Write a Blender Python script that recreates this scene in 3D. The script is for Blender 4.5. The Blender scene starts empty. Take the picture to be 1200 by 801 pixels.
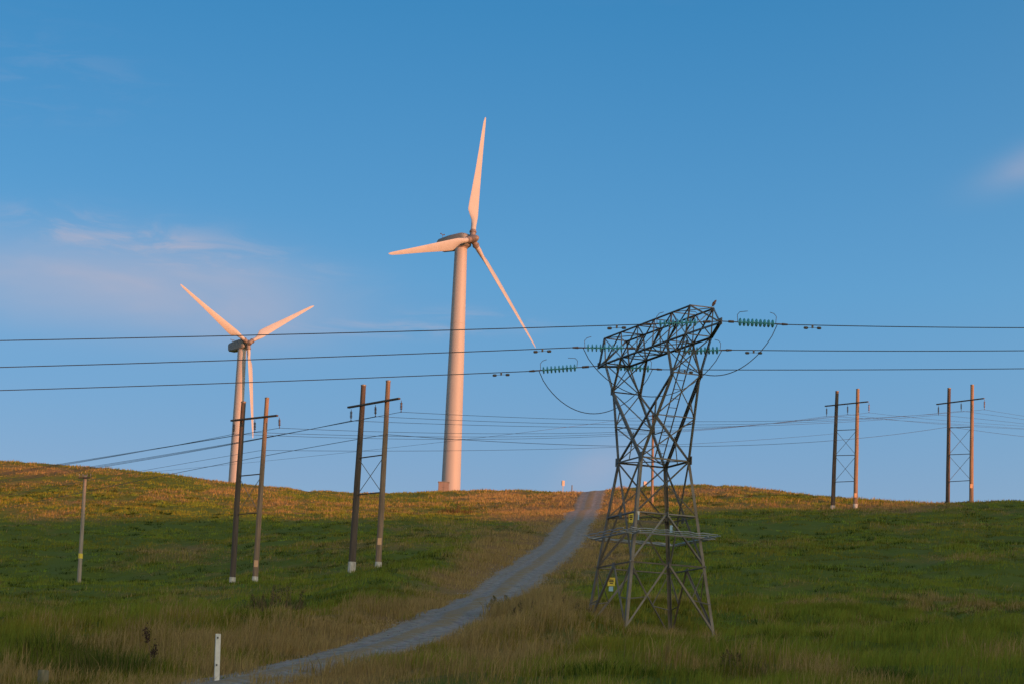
import bpy, math, random
import numpy as np
from mathutils import Vector

random.seed(7)
rng = np.random.default_rng(11)
sc = bpy.context.scene
C = sc.collection

# ---------------------------------------------------------------- camera
F = 2950.0                                  # focal length in pixels of the 1200 px wide photograph
PITCH = math.atan(560 / F)
ROLL = math.radians(2.2)
ZC = 1.6                                    # eye height
_cp, _sp, _cr, _sr = math.cos(PITCH), math.sin(PITCH), math.cos(ROLL), math.sin(ROLL)
FW = np.array([0, _cp, _sp])
_up0 = np.array([0, -_sp, _cp]); _rt0 = np.array([1.0, 0, 0])
UP = _up0 * _cr - _rt0 * _sr
RT = _rt0 * _cr + _up0 * _sr
cam = bpy.data.cameras.new('camera')
cam.sensor_width = 36.0; cam.lens = F / 1200 * 36
cam.clip_start = 0.1; cam.clip_end = 20000
camo = bpy.data.objects.new('camera', cam); C.objects.link(camo)
from mathutils import Matrix
camo.matrix_world = Matrix(((RT[0], UP[0], -FW[0], 0), (RT[1], UP[1], -FW[1], 0), (RT[2], UP[2], -FW[2], ZC), (0, 0, 0, 1)))
sc.camera = camo

def ray(px, py):
    v = FW + RT * (px - 600) / F - UP * (py - 400.5) / F
    return v / v[1]
def at(px, py, d):                          # pixel + ground distance -> point
    return np.array([0, 0, ZC]) + ray(px, py) * d
def proj(P):
    P = np.asarray(P, float) - np.array([0, 0, ZC]); z = np.maximum(P @ FW, 1e-3)
    return 600 + F * (P @ RT) / z, 400.5 - F * (P @ UP) / z

# ---------------------------------------------------------------- light
SUN_AZ, SUN_EL = math.radians(133), math.radians(6.5)   # clockwise from +Y
SKY_STRENGTH, SUN_STRENGTH, EXPOSURE = 0.12, 3.3, 0.97
sd = np.array([math.sin(SUN_AZ) * math.cos(SUN_EL), math.cos(SUN_AZ) * math.cos(SUN_EL), math.sin(SUN_EL)])
sun = bpy.data.lights.new('sun', 'SUN'); sun.energy = SUN_STRENGTH; sun.angle = math.radians(0.7); sun.color = (1.0, 0.34, 0.135)
suno = bpy.data.objects.new('sun', sun); C.objects.link(suno)
suno.rotation_euler = Vector(sd).to_track_quat('Z', 'Y').to_euler()
sc.view_settings.view_transform = 'Standard'; sc.view_settings.look = 'None'
sc.view_settings.exposure = EXPOSURE; sc.view_settings.gamma = 1.0; sc.view_settings.use_curve_mapping = False

world = bpy.data.worlds.new('World'); sc.world = world; world.use_nodes = True
world.cycles.sampling_method = 'NONE'
nt = world.node_tree; N = nt.nodes; L = nt.links
bg = N['Background']; bg.inputs[1].default_value = SKY_STRENGTH
sky = N.new('ShaderNodeTexSky'); sky.sky_type = 'NISHITA'; sky.sun_disc = False
sky.sun_elevation = SUN_EL; sky.sun_rotation = SUN_AZ
sky.air_density = 1.0; sky.dust_density = 0.0; sky.ozone_density = 3.4; sky.altitude = 300
tc = N.new('ShaderNodeTexCoord')
def wmath(op, a, b=None):
    n = N.new('ShaderNodeMath'); n.operation = op
    for i, v in enumerate((a, b)):
        if v is None: continue
        if isinstance(v, (int, float)): n.inputs[i].default_value = v
        else: L.new(v, n.inputs[i])
    return n.outputs[0]
def wdot(vec):
    n = N.new('ShaderNodeVectorMath'); n.operation = 'DOT_PRODUCT'
    L.new(tc.outputs['Generated'], n.inputs[0]); n.inputs[1].default_value = tuple(vec); return n.outputs['Value']
def wnoise(scale, loc, detail, rough=0.6, rot=0.0, dist=0.0):
    m = N.new('ShaderNodeMapping'); m.inputs['Scale'].default_value = scale; m.inputs['Location'].default_value = loc
    m.inputs['Rotation'].default_value = (0, rot, 0)
    L.new(tc.outputs['Generated'], m.inputs['Vector'])
    n = N.new('ShaderNodeTexNoise'); n.inputs['Scale'].default_value = 1.0; n.inputs['Detail'].default_value = detail
    n.inputs['Roughness'].default_value = rough; n.inputs['Distortion'].default_value = dist
    L.new(m.outputs[0], n.inputs['Vector']); return n.outputs['Fac']
def wramp(v, a, b):
    n = N.new('ShaderNodeMapRange'); n.interpolation_type = 'SMOOTHSTEP'
    n.inputs['From Min'].default_value = a; n.inputs['From Max'].default_value = b
    L.new(v, n.inputs['Value']); return n.outputs[0]
# thin evening cirrus: wisps of stretched noise, thicker in a few banks
wisp = wramp(wnoise((26, 26, 120), (3, 1, 5), 6, 0.62, 0.10, 0.8), 0.42, 0.72)
soft = wramp(wnoise((9, 9, 30), (1, 4, 2), 4, 0.5, 0.05, 0.3), 0.36, 0.66)
cover = None
for px, py, a, b, amt, kind, tilt in ((150, 330, 205, 50, 0.78, 'soft', 2), (215, 290, 150, 24, 0.40, 'wisp', 6), (95, 275, 120, 18, 0.28, 'wisp', 6), (40, 335, 150, 50, 0.25, 'soft', 0),
                               (1215, 190, 60, 20, 0.6, 'soft', -22), (700, 552, 60, 28, 0.45, 'soft', -35), (545, 376, 70, 12, 0.5, 'wisp', 0), (430, 385, 90, 9, 0.3, 'wisp', 0), (250, 380, 140, 30, .25, 'soft', 0)):
    cdir = ray(px, py); cdir = cdir / np.linalg.norm(cdir)
    r = np.cross(cdir, (0, 0, 1)); r /= np.linalg.norm(r); u = np.cross(r, cdir)
    t = math.radians(-tilt); r2 = r * math.cos(t) + u * math.sin(t); u2 = u * math.cos(t) - r * math.sin(t)
    qa = wmath('POWER', wmath('ABSOLUTE', wmath('MULTIPLY', wdot(r2), F / a)), 2.0)
    qb = wmath('POWER', wmath('ABSOLUTE', wmath('MULTIPLY', wdot(u2), F / b)), 2.0)
    g = wmath('EXPONENT', wmath('MULTIPLY', wmath('ADD', qa, qb), -1.0))
    g = wmath('MULTIPLY', g, wmath('GREATER_THAN', wdot(cdir), 0.0))
    n = wmath('ADD', wmath('MULTIPLY', wisp if kind == 'wisp' else soft, 0.45 if kind == 'soft' else 1.0), 0.52 if kind == 'soft' else 0.05)
    g = wmath('MULTIPLY', wmath('MULTIPLY', g, n), amt)
    cover = g if cover is None else wmath('ADD', cover, g)
gen = wmath('MULTIPLY', wmath('MULTIPLY', wisp, wramp(wnoise((2.5, 2.5, 7), (8, 3, 1), 2), 0.52, 0.75)), 0.22)
cover = wmath('MINIMUM', wmath('ADD', cover, gen), 0.8)
mix = N.new('ShaderNodeMix'); mix.data_type = 'RGBA'
# the sunset side of the sky is warmer and hazier than the side away from the sun
sky2 = N.new('ShaderNodeTexSky'); sky2.sky_type = 'NISHITA'; sky2.sun_disc = False
sky2.sun_elevation = SUN_EL; sky2.sun_rotation = SUN_AZ; sky2.air_density = 1.0; sky2.dust_density = 0.8; sky2.ozone_density = 1.0; sky2.altitude = 300
smix = N.new('ShaderNodeMix'); smix.data_type = 'RGBA'
L.new(wramp(wdot((math.sin(SUN_AZ), math.cos(SUN_AZ), 0)), -0.62, 0.9), smix.inputs['Factor']); 
sep = N.new('ShaderNodeSeparateXYZ'); L.new(tc.outputs['Generated'], sep.inputs[0])
er = N.new('ShaderNodeValToRGB'); L.new(sep.outputs['Z'], er.inputs['Fac'])      # evening sky opposite the sun: rosy grey low down, deep blue above
e = er.color_ramp.elements; e[0].position = 0.0; e[0].color = (1.0, .66, .70, 1); e[1].position = 1.0; e[1].color = (.42, .78, .87, 1)
for p, c in ((.13, (.85, .70, .78)), (.21, (.64, .83, .90)), (.32, (.37, .78, .88))):
    k = e.new(p); k.color = (*c, 1)
sm1 = N.new('ShaderNodeMix'); sm1.data_type = 'RGBA'; sm1.blend_type = 'MULTIPLY'; sm1.inputs['Factor'].default_value = 1.0
L.new(sky.outputs[0], sm1.inputs['A']); L.new(er.outputs['Color'], sm1.inputs['B'])
sm2 = N.new('ShaderNodeMix'); sm2.data_type = 'RGBA'; sm2.blend_type = 'MULTIPLY'; sm2.inputs['Factor'].default_value = 1.0
cap = N.new('ShaderNodeVectorMath'); cap.operation = 'MINIMUM'; L.new(sky2.outputs[0], cap.inputs[0]); cap.inputs[1].default_value = (4.2, 3.6, 3.0)
L.new(cap.outputs['Vector'], sm2.inputs['A']); sm2.inputs['B'].default_value = (2.85, 2.35, 1.8, 1); sm2.clamp_result = False
ev = N.new('ShaderNodeVectorMath'); ev.operation = 'SCALE'; L.new(sm1.outputs['Result'], ev.inputs[0])
L.new(wmath('ADD', wmath('MULTIPLY', wramp(wdot((math.sin(SUN_AZ), math.cos(SUN_AZ), 0)), -0.85, -0.40), 0.18), 0.82), ev.inputs['Scale'])
L.new(ev.outputs['Vector'], smix.inputs['A']); L.new(sm2.outputs['Result'], smix.inputs['B'])
L.new(cover, mix.inputs['Factor']); L.new(smix.outputs['Result'], mix.inputs['A'])
mix.inputs['B'].default_value = (2.05, 1.95, 2.35, 1)
L.new(mix.outputs['Result'], bg.inputs[0])

# ---------------------------------------------------------------- helpers
def tag(o, label=None, cat=None, group=None, kind=None):
    if label: o['label'] = label
    if cat: o['category'] = cat
    if group: o['group'] = group
    if kind: o['kind'] = kind
    return o
def thing(name, label, cat, loc, group=None):
    o = bpy.data.objects.new(name, None); C.objects.link(o)
    o.location = tuple(loc); o.empty_display_size = 0.3
    return tag(o, label, cat, group)

def basis(d):
    d = np.asarray(d, float); d = d / np.linalg.norm(d)
    h = np.array([0, 0, 1.0]) if abs(d[2]) < 0.95 else np.array([1.0, 0, 0])
    a = np.cross(d, h); a /= np.linalg.norm(a)
    return d, a, np.cross(a, d)

class MB:
    def __init__(s): s.v = []; s.f = []
    def add(s, v, f):
        k = len(s.v); s.v += [tuple(map(float, p)) for p in v]; s.f += [tuple(i + k for i in q) for q in f]; return s
    def box(s, c, ax, ay, az):               # centre and three half-axis vectors
        c, ax, ay, az = (np.asarray(q, float) for q in (c, ax, ay, az))
        v = [c + i * ax + j * ay + k * az for i in (-1, 1) for j in (-1, 1) for k in (-1, 1)]
        return s.add(v, [(0, 1, 3, 2), (4, 6, 7, 5), (0, 4, 5, 1), (2, 3, 7, 6), (0, 2, 6, 4), (1, 5, 7, 3)])
    def bar(s, p, q, w, t, side=None):       # flat bar p..q
        p, q = np.asarray(p, float), np.asarray(q, float); d, a, b = basis(q - p)
        if side is not None:
            b = np.cross(d, side); b /= np.linalg.norm(b); a = np.cross(b, d)
        return s.box((p + q) / 2, (q - p) / 2, a * w / 2, b * t / 2)
    def angle(s, p, q, w, t=0.012, inward=None):  # L-section steel
        p, q = np.asarray(p, float), np.asarray(q, float); d, a, b = basis(q - p)
        if inward is not None:
            m = np.asarray(inward, float) - (p + q) / 2; m -= d * (m @ d)
            if np.linalg.norm(m) > 1e-4:
                m /= np.linalg.norm(m); e = np.cross(d, m); a = (m + e) / 2 ** .5; b = (m - e) / 2 ** .5
        h = (q - p) / 2; c = (p + q) / 2
        s.box(c + a * w / 2, h, a * w / 2, b * t / 2)
        return s.box(c + b * (w / 2 + t / 2), h * 0.9995, a * t / 2, b * (w / 2 - t / 2 - 0.0005))
    def tube(s, pts, rad, n=8, cap=True):
        pts = [np.asarray(p, float) for p in pts]
        if isinstance(rad, (int, float)): rad = [rad] * len(pts)
        v = []; f = []; prev = None
        for i, p in enumerate(pts):
            d = pts[min(i + 1, len(pts) - 1)] - pts[max(i - 1, 0)]
            d, a, b = basis(d)
            if prev is not None:
                a = prev - d * (prev @ d); a /= np.linalg.norm(a); b = np.cross(a, d)
            prev = a
            for k in range(n):
                t = 2 * math.pi * k / n; v.append(p + rad[i] * (a * math.cos(t) + b * math.sin(t)))
        for i in range(len(pts) - 1):
            for k in range(n):
                f.append((i * n + k, i * n + (k + 1) % n, (i + 1) * n + (k + 1) % n, (i + 1) * n + k))
        if cap:
            f.append(tuple(range(n))[::-1]); f.append(tuple(range((len(pts) - 1) * n, len(pts) * n)))
        return s.add(v, f)
    def lathe(s, p, axis, prof, n=12):       # prof: (distance along axis, radius)
        d, a, b = basis(axis); p = np.asarray(p, float)
        return s.tube_rings([(p + d * h, r, a, b) for h, r in prof], n)
    def tube_rings(s, rings, n):
        v = []; f = []
        for p, r, a, b in rings:
            for k in range(n):
                t = 2 * math.pi * k / n; v.append(p + r * (a * math.cos(t) + b * math.sin(t)))
        for i in range(len(rings) - 1):
            for k in range(n):
                f.append((i * n + k, i * n + (k + 1) % n, (i + 1) * n + (k + 1) % n, (i + 1) * n + k))
        f.append(tuple(range(n))[::-1]); f.append(tuple(range((len(rings) - 1) * n, len(rings) * n)))
        return s.add(v, f)
    def ball(s, c, ax, ay, az, nu=10, nv=7):
        c, ax, ay, az = (np.asarray(q, float) for q in (c, ax, ay, az)); v = []; f = []
        for j in range(1, nv):
            ph = math.pi * j / nv
            for i in range(nu):
                th = 2 * math.pi * i / nu
                v.append(c + ax * math.sin(ph) * math.cos(th) + ay * math.sin(ph) * math.sin(th) + az * math.cos(ph))
        t = len(v); v += [c + az, c - az]
        for j in range(nv - 2):
            for i in range(nu):
                f.append((j * nu + i, (j + 1) * nu + i, (j + 1) * nu + (i + 1) % nu, j * nu + (i + 1) % nu))
        for i in range(nu):
            f.append((t, i, (i + 1) % nu)); f.append((t + 1, (nv - 2) * nu + (i + 1) % nu, (nv - 2) * nu + i))
        return s.add(v, f)
    def build(s, name, mat, parent=None, smooth=False, loc=None):
        o0 = np.array(parent.location) if parent is not None else np.zeros(3)
        if parent is not None and parent.parent is not None: o0 = o0 + np.array(parent.parent.location)
        if loc is not None: o0 = o0 + np.asarray(loc, float) - (o0 if parent is not None else 0)
        base = np.array(loc, float) if loc is not None else (o0 if parent is not None else np.zeros(3))
        me = bpy.data.meshes.new(name)
        me.from_pydata([tuple(np.array(p) - base) for p in s.v], [], s.f); me.update()
        import bmesh
        bm = bmesh.new(); bm.from_mesh(me); bmesh.ops.recalc_face_normals(bm, faces=bm.faces); bm.to_mesh(me); bm.free()
        if smooth:
            me.polygons.foreach_set('use_smooth', [True] * len(me.polygons))
            if hasattr(me, 'set_sharp_from_angle'): me.set_sharp_from_angle(angle=math.radians(40))
        me.materials.append(mat)
        o = bpy.data.objects.new(name, me); C.objects.link(o)
        if parent is not None:
            o.parent = parent
        elif loc is not None:
            o.location = tuple(loc)
        return o

def material(name, col, rough=0.6, metal=0.0, var=0.25, scale=3.0, stretch=(1, 1, 1), col2=None, bump=0.0, bscale=None, spec=0.5, streak=None, trans=0.0):
    m = bpy.data.materials.new(name); m.use_nodes = True
    nt = m.node_tree; N = nt.nodes; L = nt.links; b = N['Principled BSDF']
    b.inputs['Roughness'].default_value = rough; b.inputs['Metallic'].default_value = metal
    b.inputs['Specular IOR Level'].default_value = spec
    if trans: b.inputs['Transmission Weight'].default_value = trans
    tc = N.new('ShaderNodeTexCoord'); mp = N.new('ShaderNodeMapping'); mp.inputs['Scale'].default_value = stretch
    L.new(tc.outputs['Object'], mp.inputs['Vector'])
    n = N.new('ShaderNodeTexNoise'); n.inputs['Scale'].default_value = scale; n.inputs['Detail'].default_value = 6; n.inputs['Roughness'].default_value = 0.65
    L.new(mp.outputs[0], n.inputs['Vector'])
    r = N.new('ShaderNodeValToRGB'); r.color_ramp.elements[0].position = 0.3; r.color_ramp.elements[1].position = 0.7
    c2 = col2 or tuple(c * (1 - var) for c in col)
    r.color_ramp.elements[0].color = (*c2, 1); r.color_ramp.elements[1].color = (*col, 1)
    L.new(n.outputs['Fac'], r.inputs['Fac']); L.new(r.outputs['Color'], b.inputs['Base Color'])
    if bump:
        n2 = N.new('ShaderNodeTexNoise'); n2.inputs['Scale'].default_value = bscale or scale * 4; n2.inputs['Detail'].default_value = 4
        L.new(mp.outputs[0], n2.inputs['Vector'])
        bp = N.new('ShaderNodeBump'); bp.inputs['Strength'].default_value = bump; bp.inputs['Distance'].default_value = 0.02
        L.new(n2.outputs['Fac'], bp.inputs['Height']); L.new(bp.outputs['Normal'], b.inputs['Normal'])
    return m

M = {}
M['turbine'] = material('turbine_paint', (0.33, 0.315, 0.33), 0.6, var=0.10, scale=0.7, stretch=(1, 1, 0.15))
M['blade'] = material('blade_gelcoat', (0.36, 0.345, 0.355), 0.55, var=0.10, scale=0.5)
M['nacelle'] = material('nacelle_shell', (0.20, 0.205, 0.22), 0.5, var=0.2, scale=0.8)
M['hub'] = material('hub_casting', (0.20, 0.165, 0.165), 0.5, var=0.35, scale=1.5)
M['darksteel'] = material('dark_fittings', (0.10, 0.09, 0.085), 0.6, var=0.3, scale=4)
M['steel'] = material('weathered_galvanised_steel', (0.195, 0.180, 0.160), 0.6, 0.3, scale=1.3, col2=(0.10, 0.084, 0.068))
M['steelpale'] = material('dull_zinc_steel', (0.245, 0.235, 0.215), 0.55, 0.3, scale=1.3, col2=(0.12, 0.105, 0.092))
M['guard'] = material('guard_wire_zinc', (0.34, 0.37, 0.40), 0.5, 0.3, var=.3, scale=3)
M['woodgrey'] = material('silvered_pole_timber', (0.36, 0.31, 0.26), 0.85, col2=(0.19, 0.16, 0.135), scale=1.6, stretch=(6, 6, 0.35), bump=0.5, bscale=5)
M['glass'] = material('teal_insulator_glass', (0.12, 0.46, 0.52), 0.15, var=0.25, scale=8, spec=0.7)
M['hardware'] = material('line_hardware', (0.14, 0.10, 0.085), 0.55, 0.4, var=0.4, scale=9)
M['wire'] = material('aluminium_conductor', (0.075, 0.075, 0.085), 0.55, 0.5, var=0.2, scale=3)
M['wood'] = material('weathered_pole_timber', (0.30, 0.205, 0.140), 0.85, col2=(0.125, 0.088, 0.065), scale=1.6, stretch=(6, 6, 0.35), bump=0.5, bscale=5)
M['wooddark'] = material('tarred_pole_timber', (0.115, 0.085, 0.068), 0.85, col2=(0.045, 0.036, 0.031), scale=1.5, stretch=(6, 6, 0.35), bump=0.5, bscale=5)
M['post'] = material('mossy_post_timber', (0.20, 0.175, 0.12), 0.9, col2=(0.09, 0.095, 0.055), scale=6, stretch=(3, 3, 0.8), bump=0.6)
M['white'] = material('chalky_white_paint', (0.70, 0.70, 0.70), 0.6, col2=(0.50, 0.50, 0.48), scale=5)
M['polewhite'] = material('worn_white_band_paint', (0.66, 0.64, 0.62), 0.7, col2=(0.30, 0.26, 0.22), scale=2.5, stretch=(3, 3, 1))
M['yellow'] = material('yellow_sign_enamel', (0.78, 0.60, 0.05), 0.5, var=0.2, scale=6)
M['bluesign'] = material('pale_blue_plate', (0.30, 0.50, 0.68), 0.5, var=0.15, scale=6)
M['black'] = material('black_print', (0.03, 0.03, 0.03), 0.6, var=0.2)
M['orangetag'] = material('pale_orange_plate', (0.72, 0.42, 0.25), 0.6, var=0.2, scale=8)
M['signface'] = material('weathered_sign_face', (0.42, 0.36, 0.34), .6, var=.3, scale=5)
M['kiosk'] = material('kiosk_enamel', (0.21, 0.155, 0.145), 0.5, var=0.2, scale=2)
M['concrete'] = material('footing_concrete', (0.34, 0.32, 0.29), 0.9, var=0.3, scale=4, bump=0.3)
M['porcelain'] = material('brown_porcelain', (0.10, 0.055, 0.05), 0.25, var=0.3, scale=6)
M['bird'] = material('bird_plumage', (0.17, 0.095, 0.06), 0.8, col2=(0.07, 0.045, 0.035), scale=14)

# ---------------------------------------------------------------- value noise
def _hash(ix, iy, seed):
    h = (ix.astype(np.int64) * 374761393 + iy.astype(np.int64) * 668265263 + seed * 974634777) & 0xffffffff
    h = ((h ^ (h >> 13)) * 1274126177) & 0xffffffff
    return ((h ^ (h >> 16)) & 0xffffff) / float(0xffffff)
def vnoise(x, y, seed=0):
    ix = np.floor(x); iy = np.floor(y); fx = x - ix; fy = y - iy
    fx = fx * fx * (3 - 2 * fx); fy = fy * fy * (3 - 2 * fy)
    a = _hash(ix, iy, seed); b = _hash(ix + 1, iy, seed); c = _hash(ix, iy + 1, seed); d = _hash(ix + 1, iy + 1, seed)
    return (a * (1 - fx) + b * fx) * (1 - fy) + (c * (1 - fx) + d * fx) * fy
def fbm(x, y, seed=0, oct=4):
    r = 0; w = 0.5
    for i in range(oct):
        r = r + w * vnoise(x, y, seed + i); x = x * 2.03 + 17; y = y * 2.03 + 5; w *= 0.5
    return r / (1 - 0.5 ** oct)
def sstep(a, b, x):
    t = np.clip((x - a) / (b - a), 0, 1); return t * t * (3 - 2 * t)

# ---------------------------------------------------------------- terrain
ROAD = [(175, 840, 45), (240, 813, 50), (295, 797, 55), (350, 784, 60), (402, 772, 65), (450, 758, 72), (498, 738, 82), (535, 719, 95), (566, 702, 110), (600, 682, 134),
        (629, 663, 160), (650, 645, 187), (664, 629, 214), (676, 613, 250), (688, 597, 300), (699, 582.5, 362)]
PTS = [  # pixel x, pixel y, distance
    (0, 801, 52), (254, 801, 53), (600, 801, 54), (900, 801, 54), (1200, 801, 55),
    (0, 762, 68), (150, 758, 70), (300, 758, 71), (600, 762, 70), (761, 758, 76), (900, 755, 75), (1050, 756, 75), (1200, 757, 74),
    (735, 754, 88), (836, 753, 89), (781, 751, 92), (690, 748, 91), (620, 735, 92),
    (900, 742, 86), (1050, 744, 87), (1200, 742, 88),
    (900, 700, 115), (900, 650, 165), (900, 610, 225), (900, 590, 272), (900, 576, 330),
    (1200, 695, 125), (1200, 640, 180), (1200, 608, 232), (1200, 590, 262),
    (1050, 697, 120), (1050, 645, 172), (1050, 612, 226), (1050, 597, 258), (1040, 589, 285),
    (1111, 591.5, 268), (1138, 591, 264), (976, 596, 266), (1002, 596, 262), (980, 583.5, 312),
    (760, 700, 118), (770, 650, 172), (770, 610, 240), (765, 588, 235 + 65), (800, 575, 350), (740, 577.5, 358), (860, 575, 345),
    (100, 722, 98), (100, 705, 130), (92, 690, 185), (0, 708, 118), (0, 690, 160), (0, 640, 222), (0, 605, 270), (0, 570, 325), (0, 541, 372),
    (100, 640, 228), (100, 605, 268), (100, 570, 322), (100, 547, 365), (200, 558, 352), (200, 605, 268), (200, 640, 224), (200, 720, 105), (300, 725, 105),
    (272, 684, 169), (298, 682, 167), (411, 677, 163), (443, 667, 161), (300, 640, 215), (300, 605, 270), (300, 574, 348), (400, 640, 210), (400, 605, 272), (400, 578, 365),
    (410, 720, 110), (470, 690, 130), (520, 660, 168), (520, 640, 200), (520, 605, 272), (520, 590, 335), (523, 577.5, 414), (450, 579.5, 390), (590, 576, 400), (640, 575.5, 385),
    (600, 640, 200), (600, 605, 270), (700, 660, 160), (700, 630, 212), (720, 605, 262),
]
def tps_setup(P, z, lam):
    n = len(P); d = np.linalg.norm(P[:, None] - P[None], axis=2); K = np.where(d > 0, d * d * np.log(d + 1e-9), 0)
    A = np.zeros((n + 3, n + 3)); A[:n, :n] = K + lam * np.eye(n); A[:n, n] = 1; A[:n, n + 1:] = P; A[n, :n] = 1; A[n + 1:, :n] = P.T
    return np.linalg.solve(A, np.concatenate([z, [0, 0, 0]]))
_all = [at(*p) for p in PTS] + [at(*p) for p in ROAD[2:]]
for x, y, d in ((0, 541, 372), (100, 547, 365), (200, 558, 352), (300, 574, 348), (400, 578, 400), (900, 576, 330), (1000, 586, 300), (1200, 590, 262), (1100, 592, 268), (800, 575, 350), (699, 581.5, 362)):
    p = at(x, y, d)
    for k, rise in ((1.22, 0.05), (1.6, 0.06), (2.3, 0.045)):
        q = p * k; q[2] = p[2] + rise * (q[1] - p[1]); _all.append(q)
_tb = at(523, 577.5, 414)
for k in (1.3, 1.9): _all.append(np.array([_tb[0] * k, _tb[1] * k, _tb[2] + 0.03 * _tb[1] * (k - 1)]))
_all = np.array(_all); _S = 100.0
_W = tps_setup(_all[:, :2] / _S, _all[:, 2], 0.0004)
def tps(x, y):
    out = np.zeros(x.shape); xf = x.ravel() / _S; yf = y.ravel() / _S; o = np.zeros(xf.shape)
    n = len(_all)
    for i in range(n):
        r2 = (xf - _all[i, 0] / _S) ** 2 + (yf - _all[i, 1] / _S) ** 2
        o += _W[i] * 0.5 * r2 * np.log(r2 + 1e-12)
    o += _W[n] + _W[n + 1] * xf + _W[n + 2] * yf
    return o.reshape(x.shape)
# centre line of the track, sampled densely
_rp = np.array([at(*p)[:2] for p in ROAD] + [np.array([16.5, 430.0])])
def catmull(P, k=14):
    out = []
    Q = np.vstack([2 * P[0] - P[1], P, 2 * P[-1] - P[-2]])
    for i in range(1, len(Q) - 2):
        for t in np.linspace(0, 1, k, endpoint=False):
            a, b, c, d = Q[i - 1], Q[i], Q[i + 1], Q[i + 2]
            out.append(0.5 * (2 * b + (c - a) * t + (2 * a - 5 * b + 4 * c - d) * t * t + (3 * b - a - 3 * c + d) * t ** 3))
    out.append(Q[-2]); return np.array(out)
RL = catmull(_rp)
_seg = np.concatenate([[0], np.cumsum(np.linalg.norm(np.diff(RL, axis=0), axis=1))])
_t = np.arange(0, _seg[-1], 0.8)
RL = np.stack([np.interp(_t, _seg, RL[:, i]) for i in (0, 1)], 1)
def road_dist(x, y):
    xf = x.ravel(); yf = y.ravel(); best = np.full(xf.shape, 99.0)
    order = np.argsort(RL[:, 1]); ry = RL[order, 1]; rx = RL[order, 0]
    near = np.abs(xf - np.interp(yf, ry, rx)) < 40
    idx = np.nonzero(near)[0]
    for s in range(0, len(idx), 60000):
        j = idx[s:s + 60000]
        k = np.searchsorted(ry, yf[j])
        b = np.full(len(j), 99.0)
        for off in range(-14, 15):
            kk = np.clip(k + off, 0, len(ry) - 1)
            b = np.minimum(b, (xf[j] - rx[kk]) ** 2 + (yf[j] - ry[kk]) ** 2)
        best[j] = np.sqrt(b)
    return best.reshape(x.shape)

SUX, SUY = -math.sin(SUN_AZ), -math.cos(SUN_AZ)       # horizontal travel direction of the sunlight
def crest(t):                                          # skyline of the hill on the sun's side
    c = np.interp(t, [-100, 67, 107, 134, 155, 170, 185, 200, 222, 400], [32, 46.3, 57.2, 66.2, 72.8, 72.0, 70.2, 70.4, 71.0, 66])
    c = c + (math.tan(SUN_EL) - math.tan(math.radians(5))) * np.interp(t, [-100, 67, 107, 134, 155, 185, 222], [270, 310, 370, 438, 471, 430, 402])
    return c + 2.0 * (fbm(t / 22.0, t * 0 + 3.3, 40, 3) - 0.5)
def ground_raw(x, y):
    yc = np.clip(y, 46, 900); lim = 0.25 * yc + 5
    xc = np.clip(x, -lim, lim)
    z = tps(xc, yc)
    z = np.where(y < 46, z * np.clip(y / 46.0, 0, 1) ** 1.2, z)
    rd = road_dist(x, y)
    w = sstep(1.5, 5.0, rd) * sstep(30, 55, y) * (1 - .7 * sstep(210, 320, y)) * sstep(2.5, 9.0, np.hypot(x - 5.2, y - 89.5)) * (1 - .8 * np.exp(-((x + 7) / 25) ** 2 - ((y - 415) / 40) ** 2))
    z = z + w * ((fbm(x / 14.0, y / 14.0, 3, 3) - 0.5) * 1.0 + (fbm(x / 3.4, y / 3.8, 9, 3) - 0.5) * 0.5)
    z = z + sstep(1.5, 4.0, rd) * sstep(30, 55, y) * (fbm(x / 1.7, y / 2.6, 61, 3) - 0.5) * 0.60
    dx = x - np.interp(y, RL[:, 1], RL[:, 0])                       # low bank on the uphill side of the track
    z = z + .75 * np.exp(-((dx + 5.5) / 2.6) ** 2) * sstep(85, 115, y) * (1 - sstep(165, 205, y)) + .45 * np.exp(-((dx - 4.6) / 1.9) ** 2) * sstep(62, 80, y) * (1 - sstep(95, 115, y))
    # the hill on the sun's side, outside the picture to the right and behind
    s = x * SUX + y * SUY; t = x * (-SUY) * -1 + y * SUX * -1
    t = x * SUY + y * (-SUX)
    g = np.exp(-((s + 250) / 75.0) ** 2) * sstep(-380, -120, t)
    g = np.where(s < -250, np.maximum(g, 0.85 * np.exp(-((s + 250) / 400.0) ** 2) * sstep(-380, -120, t)), g)
    z = z * (1 - g) + crest(t) * g
    far = np.maximum(np.abs(x) - 900, 0) + np.maximum(y - 1000, 0) + np.maximum(-y - 800, 0)
    return z - np.minimum(far * 0.12, 160)

def axis_coords(segments):
    c = [segments[0][0]]
    for a, b, n in segments: c += list(np.linspace(a, b, n + 1)[1:])
    return np.array(c)
GX = axis_coords([(-6000, -900, 12), (-900, -150, 50), (-150, -60, 75), (-60, 60, 200), (60, 150, 75), (150, 420, 70), (420, 900, 30), (900, 6000, 12)])
GY = axis_coords([(-6000, -800, 12), (-800, -300, 25), (-300, 30, 60), (30, 130, 160), (130, 300, 190), (300, 470, 110), (470, 1000, 40), (1000, 9000, 16)])
_X, _Y = np.meshgrid(GX, GY, indexing='ij')
GZ = ground_raw(_X, _Y)
def ground(x, y):
    x = np.asarray(x, float); y = np.asarray(y, float)
    i = np.clip(np.searchsorted(GX, x) - 1, 0, len(GX) - 2); j = np.clip(np.searchsorted(GY, y) - 1, 0, len(GY) - 2)
    u = (x - GX[i]) / (GX[i + 1] - GX[i]); v = (y - GY[j]) / (GY[j + 1] - GY[j])
    return (GZ[i, j] * (1 - u) + GZ[i + 1, j] * u) * (1 - v) + (GZ[i, j + 1] * (1 - u) + GZ[i + 1, j + 1] * u) * v
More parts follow.
